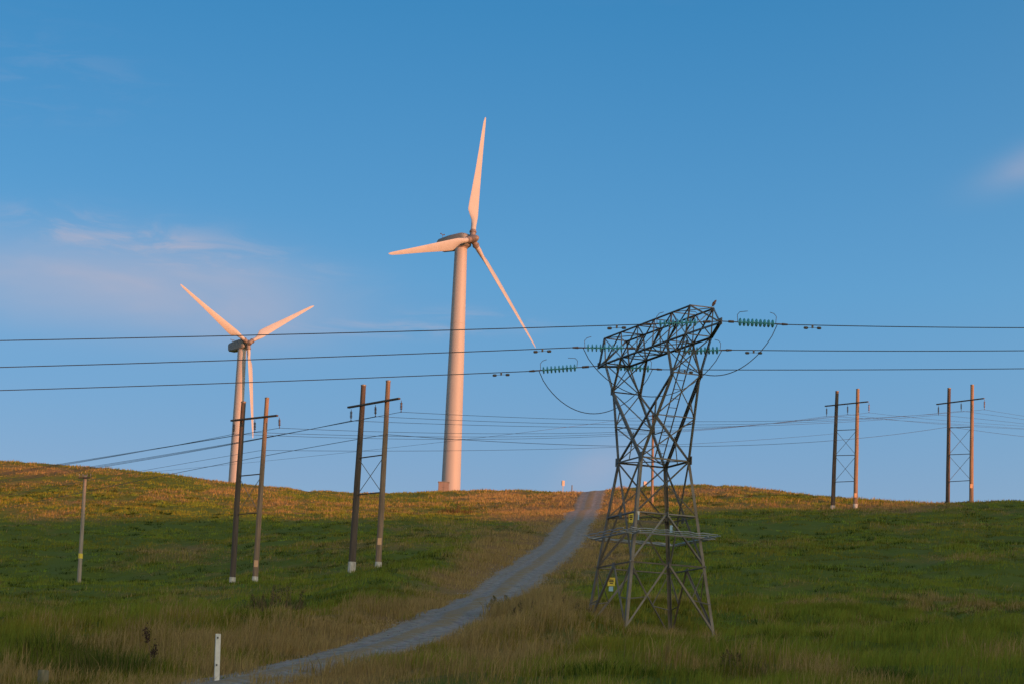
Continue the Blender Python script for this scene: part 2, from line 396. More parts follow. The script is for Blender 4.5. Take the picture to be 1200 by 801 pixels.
def gz(p): return float(ground(p[0], p[1]))
def on_ground(px, py, d):
    p = at(px, py, d); p[2] = gz(p); return p

# how dry the sward is, 0 green .. 1 straw: withered patches, plus sunset warmth painted on upper slopes
DRY_SUNLIT = [(300, 760, 150, 22, .75), (430, 735, 110, 26, .8), (520, 705, 60, 26, .85), (590, 645, 55, 40, .85), (640, 600, 70, 24, 1.0), (590, 585, 70, 14, .9), (330, 795, 130, 14, .6),
       (715, 640, 40, 45, .8), (730, 600, 50, 16, .9), (660, 752, 110, 9, .8), (640, 778, 90, 10, .9), (560, 795, 70, 10, .6), (1160, 786, 80, 14, 1.0), (930, 790, 60, 12, .35),
       (820, 578, 110, 8, .75), (1010, 596, 90, 6, .95), (60, 552, 110, 9, .65), (310, 590, 50, 10, .6), (280, 575, 60, 6, .8), (200, 648, 80, 9, .55), (20, 712, 50, 14, .7),
       (600, 730, 90, 16, .8), (110, 780, 90, 18, .45), (760, 735, 70, 10, .5), (900, 640, 60, 5, .3), (1040, 700, 140, 5, .3), (450, 640, 60, 8, .35), (500, 590, 40, 9, .5),
       (800, 770, 60, 14, .35), (560, 672, 40, 22, .7), (180, 592, 60, 8, .3), (200, 700, 60, 6, .4), (130, 572, 220, 24, .42), (830, 592, 190, 12, .45), (430, 592, 170, 13, .48), (60, 600, 90, 8, .3)]  # the wide upper-slope entries paint low sunlight into the grass colour
def dry_or_sunlit(x, y, z):
    px, py = proj(np.stack([x, y, z], -1))
    n1 = fbm(x / 7.0, y / 11.0, 21, 4); n2 = fbm(x / 1.7, y / 2.6, 33, 3)
    w = np.zeros(x.shape)
    for cx, cy, a, b, k in DRY_SUNLIT:
        w = np.maximum(w, k * (.58 if cy > 695 else .9) * np.exp(-((px - cx) / a) ** 2 - ((py - cy) / b) ** 2))
    w = w + 0.65 * np.exp(-(np.maximum(road_dist(x, y) - 1.5, 0) / 3.0) ** 2)
    w = w + (n1 - 0.5) * 1.15 + (n2 - 0.5) * 0.7 - .04
    return np.clip(w + 0.04, 0, 1)
_vz = GZ
_dry_sunlit = np.zeros(_X.shape); _m = (_Y > 25) & (_Y < 700) & (np.abs(_X) < 260)
_dry_sunlit[_m] = dry_or_sunlit(_X[_m], _Y[_m], GZ[_m])
_dry_sunlit[~_m] = np.clip(fbm(_X[~_m] / 9, _Y[~_m] / 9, 21, 3) - 0.3, 0, 1)

def ground_mat():
    m = bpy.data.materials.new('pasture_soil'); m.use_nodes = True; nt = m.node_tree; N = nt.nodes; L = nt.links; b = N['Principled BSDF']
    b.inputs['Roughness'].default_value = 0.95; b.inputs['Specular IOR Level'].default_value = 0.1
    at_ = N.new('ShaderNodeAttribute'); at_.attribute_name = 'dry_sunlit'
    tc = N.new('ShaderNodeTexCoord')
    n = N.new('ShaderNodeTexNoise'); n.inputs['Scale'].default_value = 1.4; n.inputs['Detail'].default_value = 8; L.new(tc.outputs['Object'], n.inputs['Vector'])
    ad = N.new('ShaderNodeMath'); ad.operation = 'MULTIPLY_ADD'; L.new(n.outputs['Fac'], ad.inputs[0]); ad.inputs[1].default_value = 0.8; ad.inputs[2].default_value = -0.4
    ad2 = N.new('ShaderNodeMath'); ad2.operation = 'ADD'; L.new(ad.outputs[0], ad2.inputs[0]); L.new(at_.outputs['Fac'], ad2.inputs[1])
    r = N.new('ShaderNodeValToRGB'); r.color_ramp.elements[0].color = (0.085, 0.115, 0.017, 1); r.color_ramp.elements[1].color = (0.20, 0.125, 0.055, 1)
    r.color_ramp.elements[0].position = 0.1; r.color_ramp.elements[1].position = 0.85
    L.new(ad2.outputs[0], r.inputs['Fac']); L.new(r.outputs['Color'], b.inputs['Base Color'])
    bp = N.new('ShaderNodeBump'); bp.inputs['Distance'].default_value = 0.3; bp.inputs['Strength'].default_value = 0.7
    L.new(n.outputs['Fac'], bp.inputs['Height']); L.new(bp.outputs['Normal'], b.inputs['Normal'])
    return m
nx, ny = len(GX), len(GY)
me = bpy.data.meshes.new('ground')
ii, jj = np.meshgrid(np.arange(nx - 1), np.arange(ny - 1), indexing='ij')
q = np.stack([ii * ny + jj, (ii + 1) * ny + jj, (ii + 1) * ny + jj + 1, ii * ny + jj + 1], -1).reshape(-1, 4)
me.vertices.add(nx * ny); me.vertices.foreach_set('co', np.stack([_X, _Y, GZ], -1).ravel())
me.loops.add(q.size); me.loops.foreach_set('vertex_index', q.ravel())
me.polygons.add(len(q)); me.polygons.foreach_set('loop_start', np.arange(0, q.size, 4)); me.polygons.foreach_set('loop_total', np.full(len(q), 4))
me.polygons.foreach_set('use_smooth', np.ones(len(q), bool)); me.update(calc_edges=True)
a = me.attributes.new('dry_sunlit', 'FLOAT', 'POINT'); a.data.foreach_set('value', _dry_sunlit.ravel().astype(np.float32))
me.materials.append(ground_mat())
go = bpy.data.objects.new('ground', me); C.objects.link(go); tag(go, 'rolling pasture hillside of green and straw coloured grass', 'hillside', kind='structure')

# ---------------------------------------------------------------- gravel track
def track_mat():
    m = bpy.data.materials.new('track_gravel'); m.use_nodes = True; nt = m.node_tree; N = nt.nodes; L = nt.links; b = N['Principled BSDF']
    b.inputs['Roughness'].default_value = 0.9; b.inputs['Specular IOR Level'].default_value = 0.2
    tc = N.new('ShaderNodeTexCoord'); at_ = N.new('ShaderNodeAttribute'); at_.attribute_name = 'across'
    n = N.new('ShaderNodeTexNoise'); n.inputs['Scale'].default_value = 2.2; n.inputs['Detail'].default_value = 9; n.inputs['Roughness'].default_value = 0.7; L.new(tc.outputs['Object'], n.inputs['Vector'])
    v = N.new('ShaderNodeTexVoronoi'); v.inputs['Scale'].default_value = 14; L.new(tc.outputs['Object'], v.inputs['Vector'])
    r = N.new('ShaderNodeValToRGB'); r.color_ramp.elements[0].color = (0.11, 0.11, 0.112, 1); r.color_ramp.elements[1].color = (0.43, 0.41, 0.39, 1)
    r.color_ramp.elements[0].position = 0.3; r.color_ramp.elements[1].position = 0.72
    L.new(n.outputs['Fac'], r.inputs['Fac'])
    mx = N.new('ShaderNodeMix'); mx.data_type = 'RGBA'; mx.blend_type = 'MULTIPLY'; mx.inputs['Factor'].default_value = 0.3
    L.new(r.outputs['Color'], mx.inputs['A']); L.new(v.outputs['Color'], mx.inputs['B'])
    # soil and straw between the wheel ruts and along the margins
    f1 = N.new('ShaderNodeMath'); f1.operation = 'ABSOLUTE'; L.new(at_.outputs['Fac'], f1.inputs[0])
    cr = N.new('ShaderNodeValToRGB'); e = cr.color_ramp.elements
    e[0].position = 0.0; e[0].color = (1, 1, 1, 1); e[1].position = 1.0; e[1].color = (1, 1, 1, 1)
    for p, c in ((0.17, 0.9), (0.30, 0.05), (0.44, 0.0), (0.60, 0.35), (0.72, 0.1), (0.90, 0.75)):
        k = e.new(p); k.color = (c, c, c, 1)
    L.new(f1.outputs[0], cr.inputs['Fac'])
    n2 = N.new('ShaderNodeTexNoise'); n2.inputs['Scale'].default_value = 1.6; n2.inputs['Detail'].default_value = 6; L.new(tc.outputs['Object'], n2.inputs['Vector'])
    mm = N.new('ShaderNodeMapRange'); mm.inputs['From Min'].default_value = 0.28; mm.inputs['From Max'].default_value = 0.52; L.new(n2.outputs['Fac'], mm.inputs['Value'])
    mu = N.new('ShaderNodeMath'); mu.operation = 'MULTIPLY'; L.new(cr.outputs['Color'], mu.inputs[0]); L.new(mm.outputs[0], mu.inputs[1])
    mx2 = N.new('ShaderNodeMix'); mx2.data_type = 'RGBA'; L.new(mu.outputs[0], mx2.inputs['Factor']); L.new(mx.outputs['Result'], mx2.inputs['A']); mx2.inputs['B'].default_value = (0.25, 0.185, 0.10, 1)
    L.new(mx2.outputs['Result'], b.inputs['Base Color'])
    bp = N.new('ShaderNodeBump'); bp.inputs['Distance'].default_value = 0.06; bp.inputs['Strength'].default_value = 0.8
    L.new(v.outputs['Distance'], bp.inputs['Height']); L.new(bp.outputs['Normal'], b.inputs['Normal'])
    return m
tang = np.gradient(RL, axis=0); tang /= np.linalg.norm(tang, axis=1)[:, None]; nor = np.stack([tang[:, 1], -tang[:, 0]], 1)
_k = np.arange(len(RL)); _hw = np.interp(RL[:, 1], [50, 90, 170], [1.0, 1.3, 1.75]); HWL = _hw + 0.5 * (fbm(_k / 3.6, _k * 0.0, 51, 3) - 0.5); HWR = _hw + 0.5 * (fbm(_k / 3.6, _k * 0.0, 57, 3) - 0.5)
US = np.array([-1, -.85, -.7, -.5, -.3, -.12, .12, .3, .5, .7, .85, 1])
PRF = np.array([0.0, .05, .045, .03, .055, .09, .09, .055, .03, .045, .05, 0.0])
vx = []; ac = []
for k in range(len(RL)):
    for u, h in zip(US, PRF):
        w = HWL[k] if u < 0 else HWR[k]; x, y = RL[k] + nor[k] * u * w
        vx.append((x, y, float(ground(x, y)) + 0.03 + h)); ac.append(u)
nu = len(US); fc = [(k * nu + j, k * nu + j + 1, (k + 1) * nu + j + 1, (k + 1) * nu + j) for k in range(len(RL) - 1) for j in range(nu - 1)]
me = bpy.data.meshes.new('gravel_track'); me.from_pydata(vx, [], fc); me.update()
me.polygons.foreach_set('use_smooth', [True] * len(fc))
a = me.attributes.new('across', 'FLOAT', 'POINT'); a.data.foreach_set('value', np.array(ac, np.float32)); me.materials.append(track_mat())
o = bpy.data.objects.new('gravel_track', me); C.objects.link(o); tag(o, 'grey gravel farm track with two wheel ruts climbing the hill', 'track', kind='structure')

def loose_stones(n):
    k = rng.integers(0, len(RL) - 1, n); k = k[rng.uniform(0, 1, n) < np.clip(1.25 - RL[k, 1] / 330, .1, 1)]; n = len(k)
    u = np.where(rng.uniform(0, 1, n) < .25, rng.normal(0, .5, n), rng.choice([-1, 1], n) * rng.normal(.97, .12, n)); w = np.where(u < 0, HWL[k], HWR[k])
    p = RL[k] + nor[k] * (u * w)[:, None] + tang[k] * rng.uniform(-.4, .4, n)[:, None]
    r = rng.gamma(2.0, .008, n) + .010 + RL[k, 1] * .00003; zz = ground(p[:, 0], p[:, 1]) + np.interp(np.abs(u), [0, .3, 1, 1.3], [.11, .075, .04, .0])
    D = np.array([(1, 0, 0), (-1, 0, 0), (0, 1, 0), (0, -1, 0), (0, 0, 1), (0, 0, -1)], float)
    V = np.concatenate([p, zz[:, None]], 1)[:, None, :] + D[None] * r[:, None, None] * rng.uniform(.6, 1.3, (n, 6, 1)) * np.array([1.1, 1.1, .7]) + rng.normal(0, .004, (n, 6, 3))
    Fc = np.array([(0, 2, 4), (2, 1, 4), (1, 3, 4), (3, 0, 4), (2, 0, 5), (1, 2, 5), (3, 1, 5), (0, 3, 5)])
    me = bpy.data.meshes.new('loose_gravel'); f = (np.arange(n)[:, None, None] * 6 + Fc[None]).reshape(-1, 3)
    me.vertices.add(n * 6); me.vertices.foreach_set('co', V.astype(np.float32).ravel()); me.loops.add(f.size); me.loops.foreach_set('vertex_index', f.ravel().astype(np.int32))
    me.polygons.add(len(f)); me.polygons.foreach_set('loop_start', np.arange(0, f.size, 3).astype(np.int32)); me.polygons.foreach_set('loop_total', np.full(len(f), 3, np.int32)); me.update(calc_edges=True)
    me.materials.append(material('loose_stone', (.34, .32, .30), .9, col2=(.13, .12, .112), scale=3.0)); return me
o = bpy.data.objects.new('loose_gravel', loose_stones(15000)); C.objects.link(o); tag(o, 'loose grey stones scattered over the track and its verges', 'gravel', kind='stuff')

# ---------------------------------------------------------------- wind turbines
def turbine(label, hubp, yaw, tilt, az, cone, R, base, twr, tail):
    hub = np.array(hubp, float)
    n = np.array([math.sin(yaw) * math.cos(tilt), -math.cos(yaw) * math.cos(tilt), math.sin(tilt)])
    side = np.cross((0, 0, 1), n); side /= np.linalg.norm(side); upv = np.cross(n, side)
    tp = hub - n * 2.35; top = np.array([tp[0], tp[1], hub[2] - 1.25]); bz = gz(top) - 1.5
    root = thing('wind_turbine', label, 'wind turbine', (top[0], top[1], bz + 1.5), 'wind turbines on the ridge')
    mb = MB(); mb.tube([(top[0], top[1], bz), (top[0], top[1], bz + (top[2] - bz) * .5), top], [1.62, 1.36, 1.04], 40)
    tw = mb.build('tower', M['turbine'], root, True)
    for fz in (0.36, 0.70):
        z = bz + (top[2] - bz) * fz; rr = 1.62 + (1.04 - 1.62) * fz + 0.035
        MB().tube([(top[0], top[1], z - .05), (top[0], top[1], z + .05)], [rr, rr], 40).build('flange', M['turbine'], tw, True)
    MB().tube([top + (0, 0, -.1), top + (0, 0, .3)], [1.16, 1.2], 32).build('yaw_ring', M['hub'], root, True)
    # nacelle: tapered bevelled box along -n
    prof = [(-0.75, .70, .75, -.80), (-1.0, .98, 1.10, -1.02), (-1.6, 1.12, 1.28, -1.12), (-4.2, 1.14, 1.30, -1.12), (-6.6, 1.0, 1.12, -.88), (-6.95, .86, .95, -.66)]
    v = []; f = []
    for d, hw, t, b in prof:
        cc = 0.22
        for x, z in ((-hw + cc, t), (hw - cc, t), (hw, t - cc), (hw, b + cc), (hw - cc, b), (-hw + cc, b), (-hw, b + cc), (-hw, t - cc)):
            v.append(hub + n * d + side * x + upv * z)
    for k in range(len(prof) - 1):
        for j in range(8): f.append((k * 8 + j, k * 8 + (j + 1) % 8, k * 8 + 8 + (j + 1) % 8, k * 8 + 8 + j))
    f += [tuple(range(8)), tuple(range(40, 48))]
    nac = MB().add(v, f).build('nacelle', M['nacelle'], root, True)
    m = MB(); p = hub - n * 6.3 + upv * 1.05
    m.tube([p, p + upv * 1.1], .05, 6); m.tube([p + upv * .95 - side * .45, p + upv * .95 + side * .45], .04, 6)
    for s in (-1, 1): m.ball(p + upv * 1.08 + side * .45 * s, side * .13, n * .13, upv * .1, 8, 5)
    m.build('wind_sensor_mast', M['darksteel'], nac)
    MB().box(hub - n * 3.6 + upv * 1.33, n * .55, side * .4, upv * .06).build('roof_hatch', M['nacelle'], nac)
    m = MB(); m.lathe(hub - n * .75, n, [(0, .62), (.15, .74), (1.0, .74), (1.3, .66), (1.75, .5), (2.0, .3), (2.08, .05)], 24)
    m.build('hub', M['hub'], root, True)
    for k in range(3):
        a_ = az + k * 2 * math.pi / 3
        d = math.cos(cone) * (math.cos(a_) * upv + math.sin(a_) * side) + math.sin(cone) * n
        T = -math.sin(a_) * upv + math.cos(a_) * side
        m = MB(); m.lathe(hub + d * .45, d, [(0, .50), (.75, .50), (.78, .60), (1.02, .60), (1.05, .5), (1.25, .48)], 20)
        m.build('blade_root_collar', M['hub'], root, True)
        # blade sections: radius, chord, thickness, twist(deg), trailing fraction
        v = []; f = []; nn = 16
        for r, ch, th, tw_, off in ((1.3, .90, .90, 12, .5), (2.6, .88, .84, 12, .5), (3.5, 1.10, .68, 12, .5), (4.4, 1.62, .50, 12, .62), (5.2, 1.98, .42, 11, .70), (6.4, 1.92, .36, 9.5, .71), (9, 1.66, .28, 6, .71),
                                   (13, 1.26, .19, 3, .71), (17, .93, .13, 1.2, .71), (20.5, .68, .09, .3, .70), (22.6, .48, .06, 0, .66), (23.3, .26, .04, 0, .6), (23.5, .08, .02, 0, .55)):
            r = r * R / 23.5; th_ = -math.radians(tw_ + PITCHB)
            cx = -T * math.cos(th_) - n * math.sin(th_) * -1; nxv = n * math.cos(th_) + T * math.sin(th_) * 1
            flat = 1.0 if r < 3 else 0.0
            for j in range(nn):
                t = 2 * math.pi * j / nn
                u = (math.cos(t) * .5); w = math.sin(t) * .5
                if not flat: w *= (1 - 0.75 * max(0, u + .1))            # thin trailing edge
                c0 = hub + d * r + cx * ch * (off - .5)
                v.append(c0 + cx * ch * u + nxv * th * w)
        ns = len(v) // nn
        for i in range(ns - 1):
            for j in range(nn): f.append((i * nn + j, i * nn + (j + 1) % nn, (i + 1) * nn + (j + 1) % nn, (i + 1) * nn + j))
        f += [tuple(range(nn)), tuple(range((ns - 1) * nn, ns * nn))]
        MB().add(v, f).build('blade', M['blade'], root, True)
    return root, top, bz + 1.5
PITCHB = 12.0
t1, ttop, tz = turbine('tall wind turbine beside the gravel track with a small cabinet at its foot', (-7.38, 414.70, 97.70), .9236, math.radians(5), .2139, -.0037, 23.5, None, None, None)
t2, _, _ = turbine('smaller looking wind turbine half behind the left hill above the leftmost paired poles', (-63.68, 598.31, 112.40), .7494, math.radians(5), 1.0075, .03, 23.5, None, None, None)
# transformer cabinet at the foot of the nearer turbine
kp = at(519.5, 577, 411); kz = gz(kp); root = thing('transformer_cabinet', 'small reddish brown transformer cabinet at the foot of the tall turbine', 'cabinet', (kp[0], kp[1], kz))
MB().box((kp[0], kp[1], kz + .75), (.85, 0, 0), (0, .7, 0), (0, 0, 1.0)).build('body', M['kiosk'], root)
MB().box((kp[0], kp[1], kz + 1.80), (.93, 0, 0), (0, .78, 0), (0, 0, .05)).build('roof', M['steelpale'], root)
for s in (-1, 1):
    dr = MB().box((kp[0] + .41 * s, kp[1] - .72, kz + .85), (.37, 0, 0), (0, .02, 0), (0, 0, .8)).build('door', M['kiosk'], root)
    MB().box((kp[0] + .1 * s, kp[1] - .76, kz + .9), (.02, 0, 0), (0, .025, 0), (0, 0, .1)).build('handle', M['darksteel'], dr)

# ---------------------------------------------------------------- lattice pylon
PD = 90.0
pc = np.array([5.233, 89.471, 8.169]); PZ = 8.169
PYAW = 0.385
EA = np.array([math.cos(PYAW), math.sin(PYAW), 0]); EB = np.array([math.sin(PYAW), -math.cos(PYAW), 0])
def pl(a, b, z): return np.array([pc[0], pc[1], PZ]) + EA * a + EB * b + np.array([0, 0, z])
pyl = thing('lattice_pylon', 'dark steel lattice pylon with a slanting truss arm standing right of the track', 'pylon', (pc[0], pc[1], PZ))
def mem(name, p, q, w, mat='steel', inward=None):
    w *= .80
    return MB().angle(p, q, w, max(.010, w * .12), inward if inward is not None else pl(0, 0, 5)).build(name, M[mat], pyl)
def gus(p, w=.16):
    return MB().box(p, EB * w * .5, np.array([0, 0, w * .5]), EA * .009).build('gusset_plate', M['steel'], pyl)
Z0, Z1, Z2, ZW, ZN, ZB, ZT = 0.0, 2.43, 4.23, 6.264, 9.113, 10.33, 11.31
HB, HW_, HNa, HNb = 1.75, .975, .567, 2.50
ZTIP = 10.52
def hw(z): return HB + (HW_ - HB) * z / ZW
S4 = ((-1, 1), (1, 1), (1, -1), (-1, -1))
for sa, sb in S4:
    g = pl(sa * HB, sb * HB, 0); low = gz(g) - PZ - .25
    mem('leg', pl(sa * hw(low), sb * hw(low), low), pl(sa * HW_, sb * HW_, ZW), .135)
    MB().lathe(pl(sa * HB * 1.005, sb * HB * 1.005, low - .3), (0, 0, 1), [(0, .26), (.55, .24), (.6, .18)], 12).build('footing', M['concrete'], pyl, True)
    mem('leg', pl(sa * HW_, sb * HW_, ZW), pl(sa * HNa, sb * HNb, ZN), .125)
    gus(pl(sa * HW_, sb * HW_, ZW), .3); gus(pl(sa * HNa, sb * HNb, ZN), .26)
    for b2 in (1.95, 3.4): mem('leg', pl(sa * HNa, sb * HNb, ZN), pl(sa * .52, sb * b2, ZB), .085)
def face_pts(kind, s, z, h):       # the two leg points of a face at height z
    return (pl(s * h, -h, z), pl(s * h, h, z)) if kind == 'a' else (pl(-h, s * h, z), pl(h, s * h, z))
for s in (-1, 1):
    for kind in 'ab':
        l0, r0 = face_pts(kind, s, .05, hw(.05)); l1, r1 = face_pts(kind, s, Z1, hw(Z1)); l2, r2 = face_pts(kind, s, Z2, hw(Z2)); lw, rw = face_pts(kind, s, ZW, HW_)
        m1, m2, mw = (l1 + r1) / 2, (l2 + r2) / 2, (lw + rw) / 2
        mem('horizontal_strut', l1, m1, .06); mem('horizontal_strut', m1, r1, .06)
        mem('horizontal_strut', l2, r2, .06); mem('horizontal_strut', lw, rw, .075)
        mem('brace', m1, l0, .08, 'steelpale' if kind == 'b' else 'steel'); mem('brace', m1, r0, .08)
        gus(m1, .2)
        for lo, k in ((l0, l1), (r0, r1)):
            e = (m1 + lo) / 2; lg = lo + (k - lo) * .45
            mem('sub_brace', e, lg, .045, 'steelpale'); mem('sub_brace', e, k, .045)
        if kind == 'a':
            mem('brace', lw, r1, .085); mem('brace', rw, l1, .085); gus(m2, .2)
        else:
            mem('brace', m2, l1, .075, 'steelpale'); mem('brace', m2, r1, .075); gus(m2, .2)
            mem('brace', lw, r2, .05); mem('brace', rw, l2, .05)
# plan bracing at waist and rings
for z, h in ((ZW, HW_), (Z2, hw(Z2))):
    mem('plan_brace', pl(-h, -h, z), pl(h, h, z), .05); mem('plan_brace', pl(-h, h, z + .05), pl(h, -h, z + .05), .05)
# upper body: heavy crosses on the wide faces
for sa in (-1, 1):
    for sb in (-1, 1):
        mem('brace', pl(sa * HW_, sb * HW_ * -1, ZW), pl(sa * HNa, sb * HNb, ZN), .11)
        # secondary members of the fork
        q = .45
        p1 = pl(sa * (HW_ + (HNa - HW_) * q), sb * (HW_ + (HNb - HW_) * q), ZW + (ZN - ZW) * q)
        d1 = pl(sa * (HW_ + (HNa - HW_) * .72), sb * (-HW_ + (HNb + HW_) * .72), ZW + (ZN - ZW) * .72)
        mem('sub_brace', p1, d1, .05)
        d2 = pl(sa * (HW_ + (HNa - HW_) * .45), sb * (-HW_ + (HNb + HW_) * .45), ZW + (ZN - ZW) * .45)
        mem('sub_brace', d2, p1, .045)
    mem('sub_brace', pl(sa * (HW_ - .14), 0, ZW + .98), pl(sa * HW_, 0, ZW), .045)
for sb in (-1, 1):                       # narrow faces of the fork
    A = [pl(s * HW_, sb * HW_, ZW) for s in (-1, 1)]; Bn = [pl(s * HNa, sb * HNb, ZN) for s in (-1, 1)]
    mid = [A[i] + (Bn[i] - A[i]) * .5 for i in (0, 1)]
    for i in (0, 1):
        mem('brace', A[i], mid[1 - i], .05); mem('brace', mid[i], Bn[1 - i], .05)
    mem('horizontal_strut', mid[0], mid[1], .045); mem('horizontal_strut', Bn[0], Bn[1], .055)
    for b2 in (1.95, 3.4):
        T_ = [pl(s * .52, sb * b2, ZB) for s in (-1, 1)]
        mem('brace', Bn[0], T_[1], .05); mem('brace', Bn[1], T_[0], .05)
# top truss
TIP = 5.05; nb = np.array([-3.4, -1.95, -.65, .65, 1.95, 3.4])
for s in (-1, 1):
    w = .50
    tipL, tipR = pl(0, -TIP, ZTIP), pl(0, TIP, ZTIP)
    bot = [pl(s * w, b, ZB) for b in nb]; top_ = [pl(s * w * .92, b, ZT) for b in (-3.6, -2.15, -.7, .7, 2.15, 3.6)]
    ch = [tipL] + bot + [tipR]
    for i in range(len(ch) - 1): mem('bottom_chord', ch[i], ch[i + 1], .105)
    for i in range(5):
        mem('top_chord', top_[i], top_[i + 1], .085); mem('lattice_brace', bot[i], top_[i + 1], .05); mem('lattice_brace', top_[i], bot[i + 1], .045) if i in (0, 4) else None
    for i in range(6): mem('lattice_brace', bot[i], top_[i], .05)
    mem('end_brace', top_[0], tipL, .07); mem('end_brace', top_[5], tipR, .07)
for i, b in enumerate(nb):
    bt = (-3.6, -2.15, -.7, .7, 2.15, 3.6)[i]
    mem('cross_strut', pl(-.5, b, ZB), pl(.5, b, ZB), .05); mem('cross_strut', pl(-.46, bt, ZT), pl(.46, bt, ZT), .05)
    mem('cross_strut', pl(-.5, b, ZB), pl(.46, bt, ZT), .04)
for i in range(5):
    bt = (-3.6, -2.15, -.7, .7, 2.15, 3.6); s = 1 if i % 2 else -1
    mem('lattice_brace', pl(-.5 * s, nb[i], ZB), pl(.5 * s, nb[i + 1], ZB), .045)
    mem('lattice_brace', pl(.46 * s, bt[i], ZT), pl(-.46 * s, bt[i + 1], ZT), .04)
for s in (-1, 1): gus(pl(0, s * TIP, ZTIP), .24)
mem('cross_strut', pl(-.5, 0, ZB), pl(.5, 0, ZB), .09)
# ladder
lp, lq = pl(.05, .35, ZW + .1), pl(.05, 2.75, ZB - .02)
lad = None
m = MB()
for s in (-1, 1): m.bar(lp + EA * .16 * s, lq + EA * .16 * s, .04, .02)
lad = m.build('ladder', M['steel'], pyl)
for k in range(13):
    p = lp + (lq - lp) * (k + .5) / 13
    MB().tube([p - EA * .16, p + EA * .16], .012, 6).build('rung', M['steel'], lad)
# anti-climbing guards: outward brackets carrying strands of wire
zc_ = 3.45; h0 = hw(zc_)
for kind in 'ab':
    for s in (-1, 1):
        l, r = face_pts(kind, s, zc_, h0); out = (EA if kind == 'a' else EB) * s
        g = MB().bar(l + out * .3, r + out * .3, .04, .03).build('climbing_guard', M['steelpale'], pyl)
        for e in (l, r):
            MB().bar(e, e + out * .55 + np.array([0, 0, .05]), .05, .03).build('guard_bracket', M['guard'], g)
        al = (r - l) / np.linalg.norm(r - l)
        for k in range(3):
            o_ = out * (.22 + k * .17) + np.array([0, 0, .04 + .05 * k]); wv = []
            for j in range(13):
                t = -.14 + 1.28 * j / 12
                wv.append(l + (r - l) * t + o_ + np.array([0, 0, .02 * math.sin(j * 2.4 + k)]))
            MB().tube(wv, .019, 5).build('guard_strand', M['guard'], g)
# plates on the legs
def plate(name, px, py, depth, w, h, mat, printed=False):
    p = at(px, py, depth); nrm = np.array([-.1, -1, 0]); nrm /= np.linalg.norm(nrm); sx = np.array([-nrm[1], nrm[0], 0])
    o = MB().box(p, sx * w / 2, nrm * .008, np.array([0, 0, h / 2])).build(name, M[mat], pyl)
    if printed:
        for dz, ww in ((.08, .30), (.01, .34), (-.07, .22)):
            MB().box(p + nrm * .011 + np.array([0, 0, h * dz * 2.5]), sx * w * ww, nrm * .002, np.array([0, 0, h * .06])).build('printed_mark', M['black'], o)
    return o
plate('warning_sign', 716.5, 681, 89.3, .26, .30, 'yellow', True); plate('number_plate', 716, 689.3, 89.3, .15, .17, 'bluesign')
plate('warning_sign', 739.5, 606, 89.2, .17, .34, 'yellow', True); plate('number_plate', 786.5, 619.5, 88.2, .09, .27, 'bluesign')
plate('number_plate', 747.8, 600.5, 87.9, .10, .12, 'white'); plate('number_plate', 747.3, 605.6, 87.9, .10, .17, 'bluesign')

# ---------------------------------------------------------------- insulator strings and conductors on the pylon
DISC = None
def disc_mesh():
    mb = MB(); mb.lathe((0, 0, 0), (0, 0, 1), [(-.075, .025), (-.03, .03), (-.02, .06), (.0, .135), (.012, .142), (.02, .13), (.008, .05), (.03, .03), (.075, .025)], 14)
    me = bpy.data.meshes.new('glass_disc'); me.from_pydata(mb.v, [], mb.f); me.update(); me.materials.append(M['glass'])
    me.polygons.foreach_set('use_smooth', [True] * len(me.polygons)); return me
DM = disc_mesh()
def ins_string(label, A, E, n=9):
    A, E = np.asarray(A, float), np.asarray(E, float); Lg = np.linalg.norm(E - A); d = (E - A) / Lg
    root = thing('insulator_string', label, 'insulator', A, 'glass insulator strings on the pylon')
    disc_len = .152 * n; s1 = max(.3, Lg - .50 - disc_len); e1 = s1 + disc_len
    m = MB(); m.tube([A, A + d * s1], .018, 6); m.tube([A + d * (s1 * .45), A + d * (s1 * .75)], .045, 8); m.build('link', M['hardware'], root)
    MB().tube([A + d * s1, A + d * e1], .022, 6).build('pin_rod', M['hardware'], root)
    q = Vector(d).to_track_quat('Z', 'Y')
    for k in range(n):
        o = bpy.data.objects.new('glass_disc', DM); C.objects.link(o); o.parent = root
        o.rotation_mode = 'QUATERNION'; o.rotation_quaternion = q
        o.location = tuple(d * (s1 + .152 * (k + .5)))
    MB().tube([A + d * e1, E - d * .22, E - d * .2, E], [.022, .028, .045, .03], 8).build('dead_end_clamp', M['hardware'], root)
    up = np.array([0, 0, 1.])
    for base, fl in ((A + d * s1, 1), (A + d * (e1 + .05), -1)):
        MB().tube([base, base + up * .26 - d * .02 * fl, base + up * .36 + d * .07 * fl, base + up * .40 + d * (.36 if fl == 1 else -.22 * fl * -1)], .011, 6).build('arcing_horn', M['hardware'], root)
    return A + d * (e1 + .12)
def tube_wire(name, label, pts, r, n=6, cat='power line', group=None):
    pts = [np.asarray(p, float) for p in pts]; c = pts[0]
    root = MB().tube(pts, r, n).build(name, M['wire'], None, True, loc=c)
    return tag(root, label, cat, group)
def quad(p0, p1, p2, tm=.5, n=28, t0=0., t1=1.):
    p0, p1, p2 = map(np.asarray, (p0, p1, p2)); out = []
    for t in np.linspace(t0, t1, n):
        out.append(p0 * (t - tm) * (t - 1) / (tm * 1) + p1 * t * (t - 1) / (tm * (tm - 1)) + p2 * t * (t - tm) / (1 - tm))
    return out
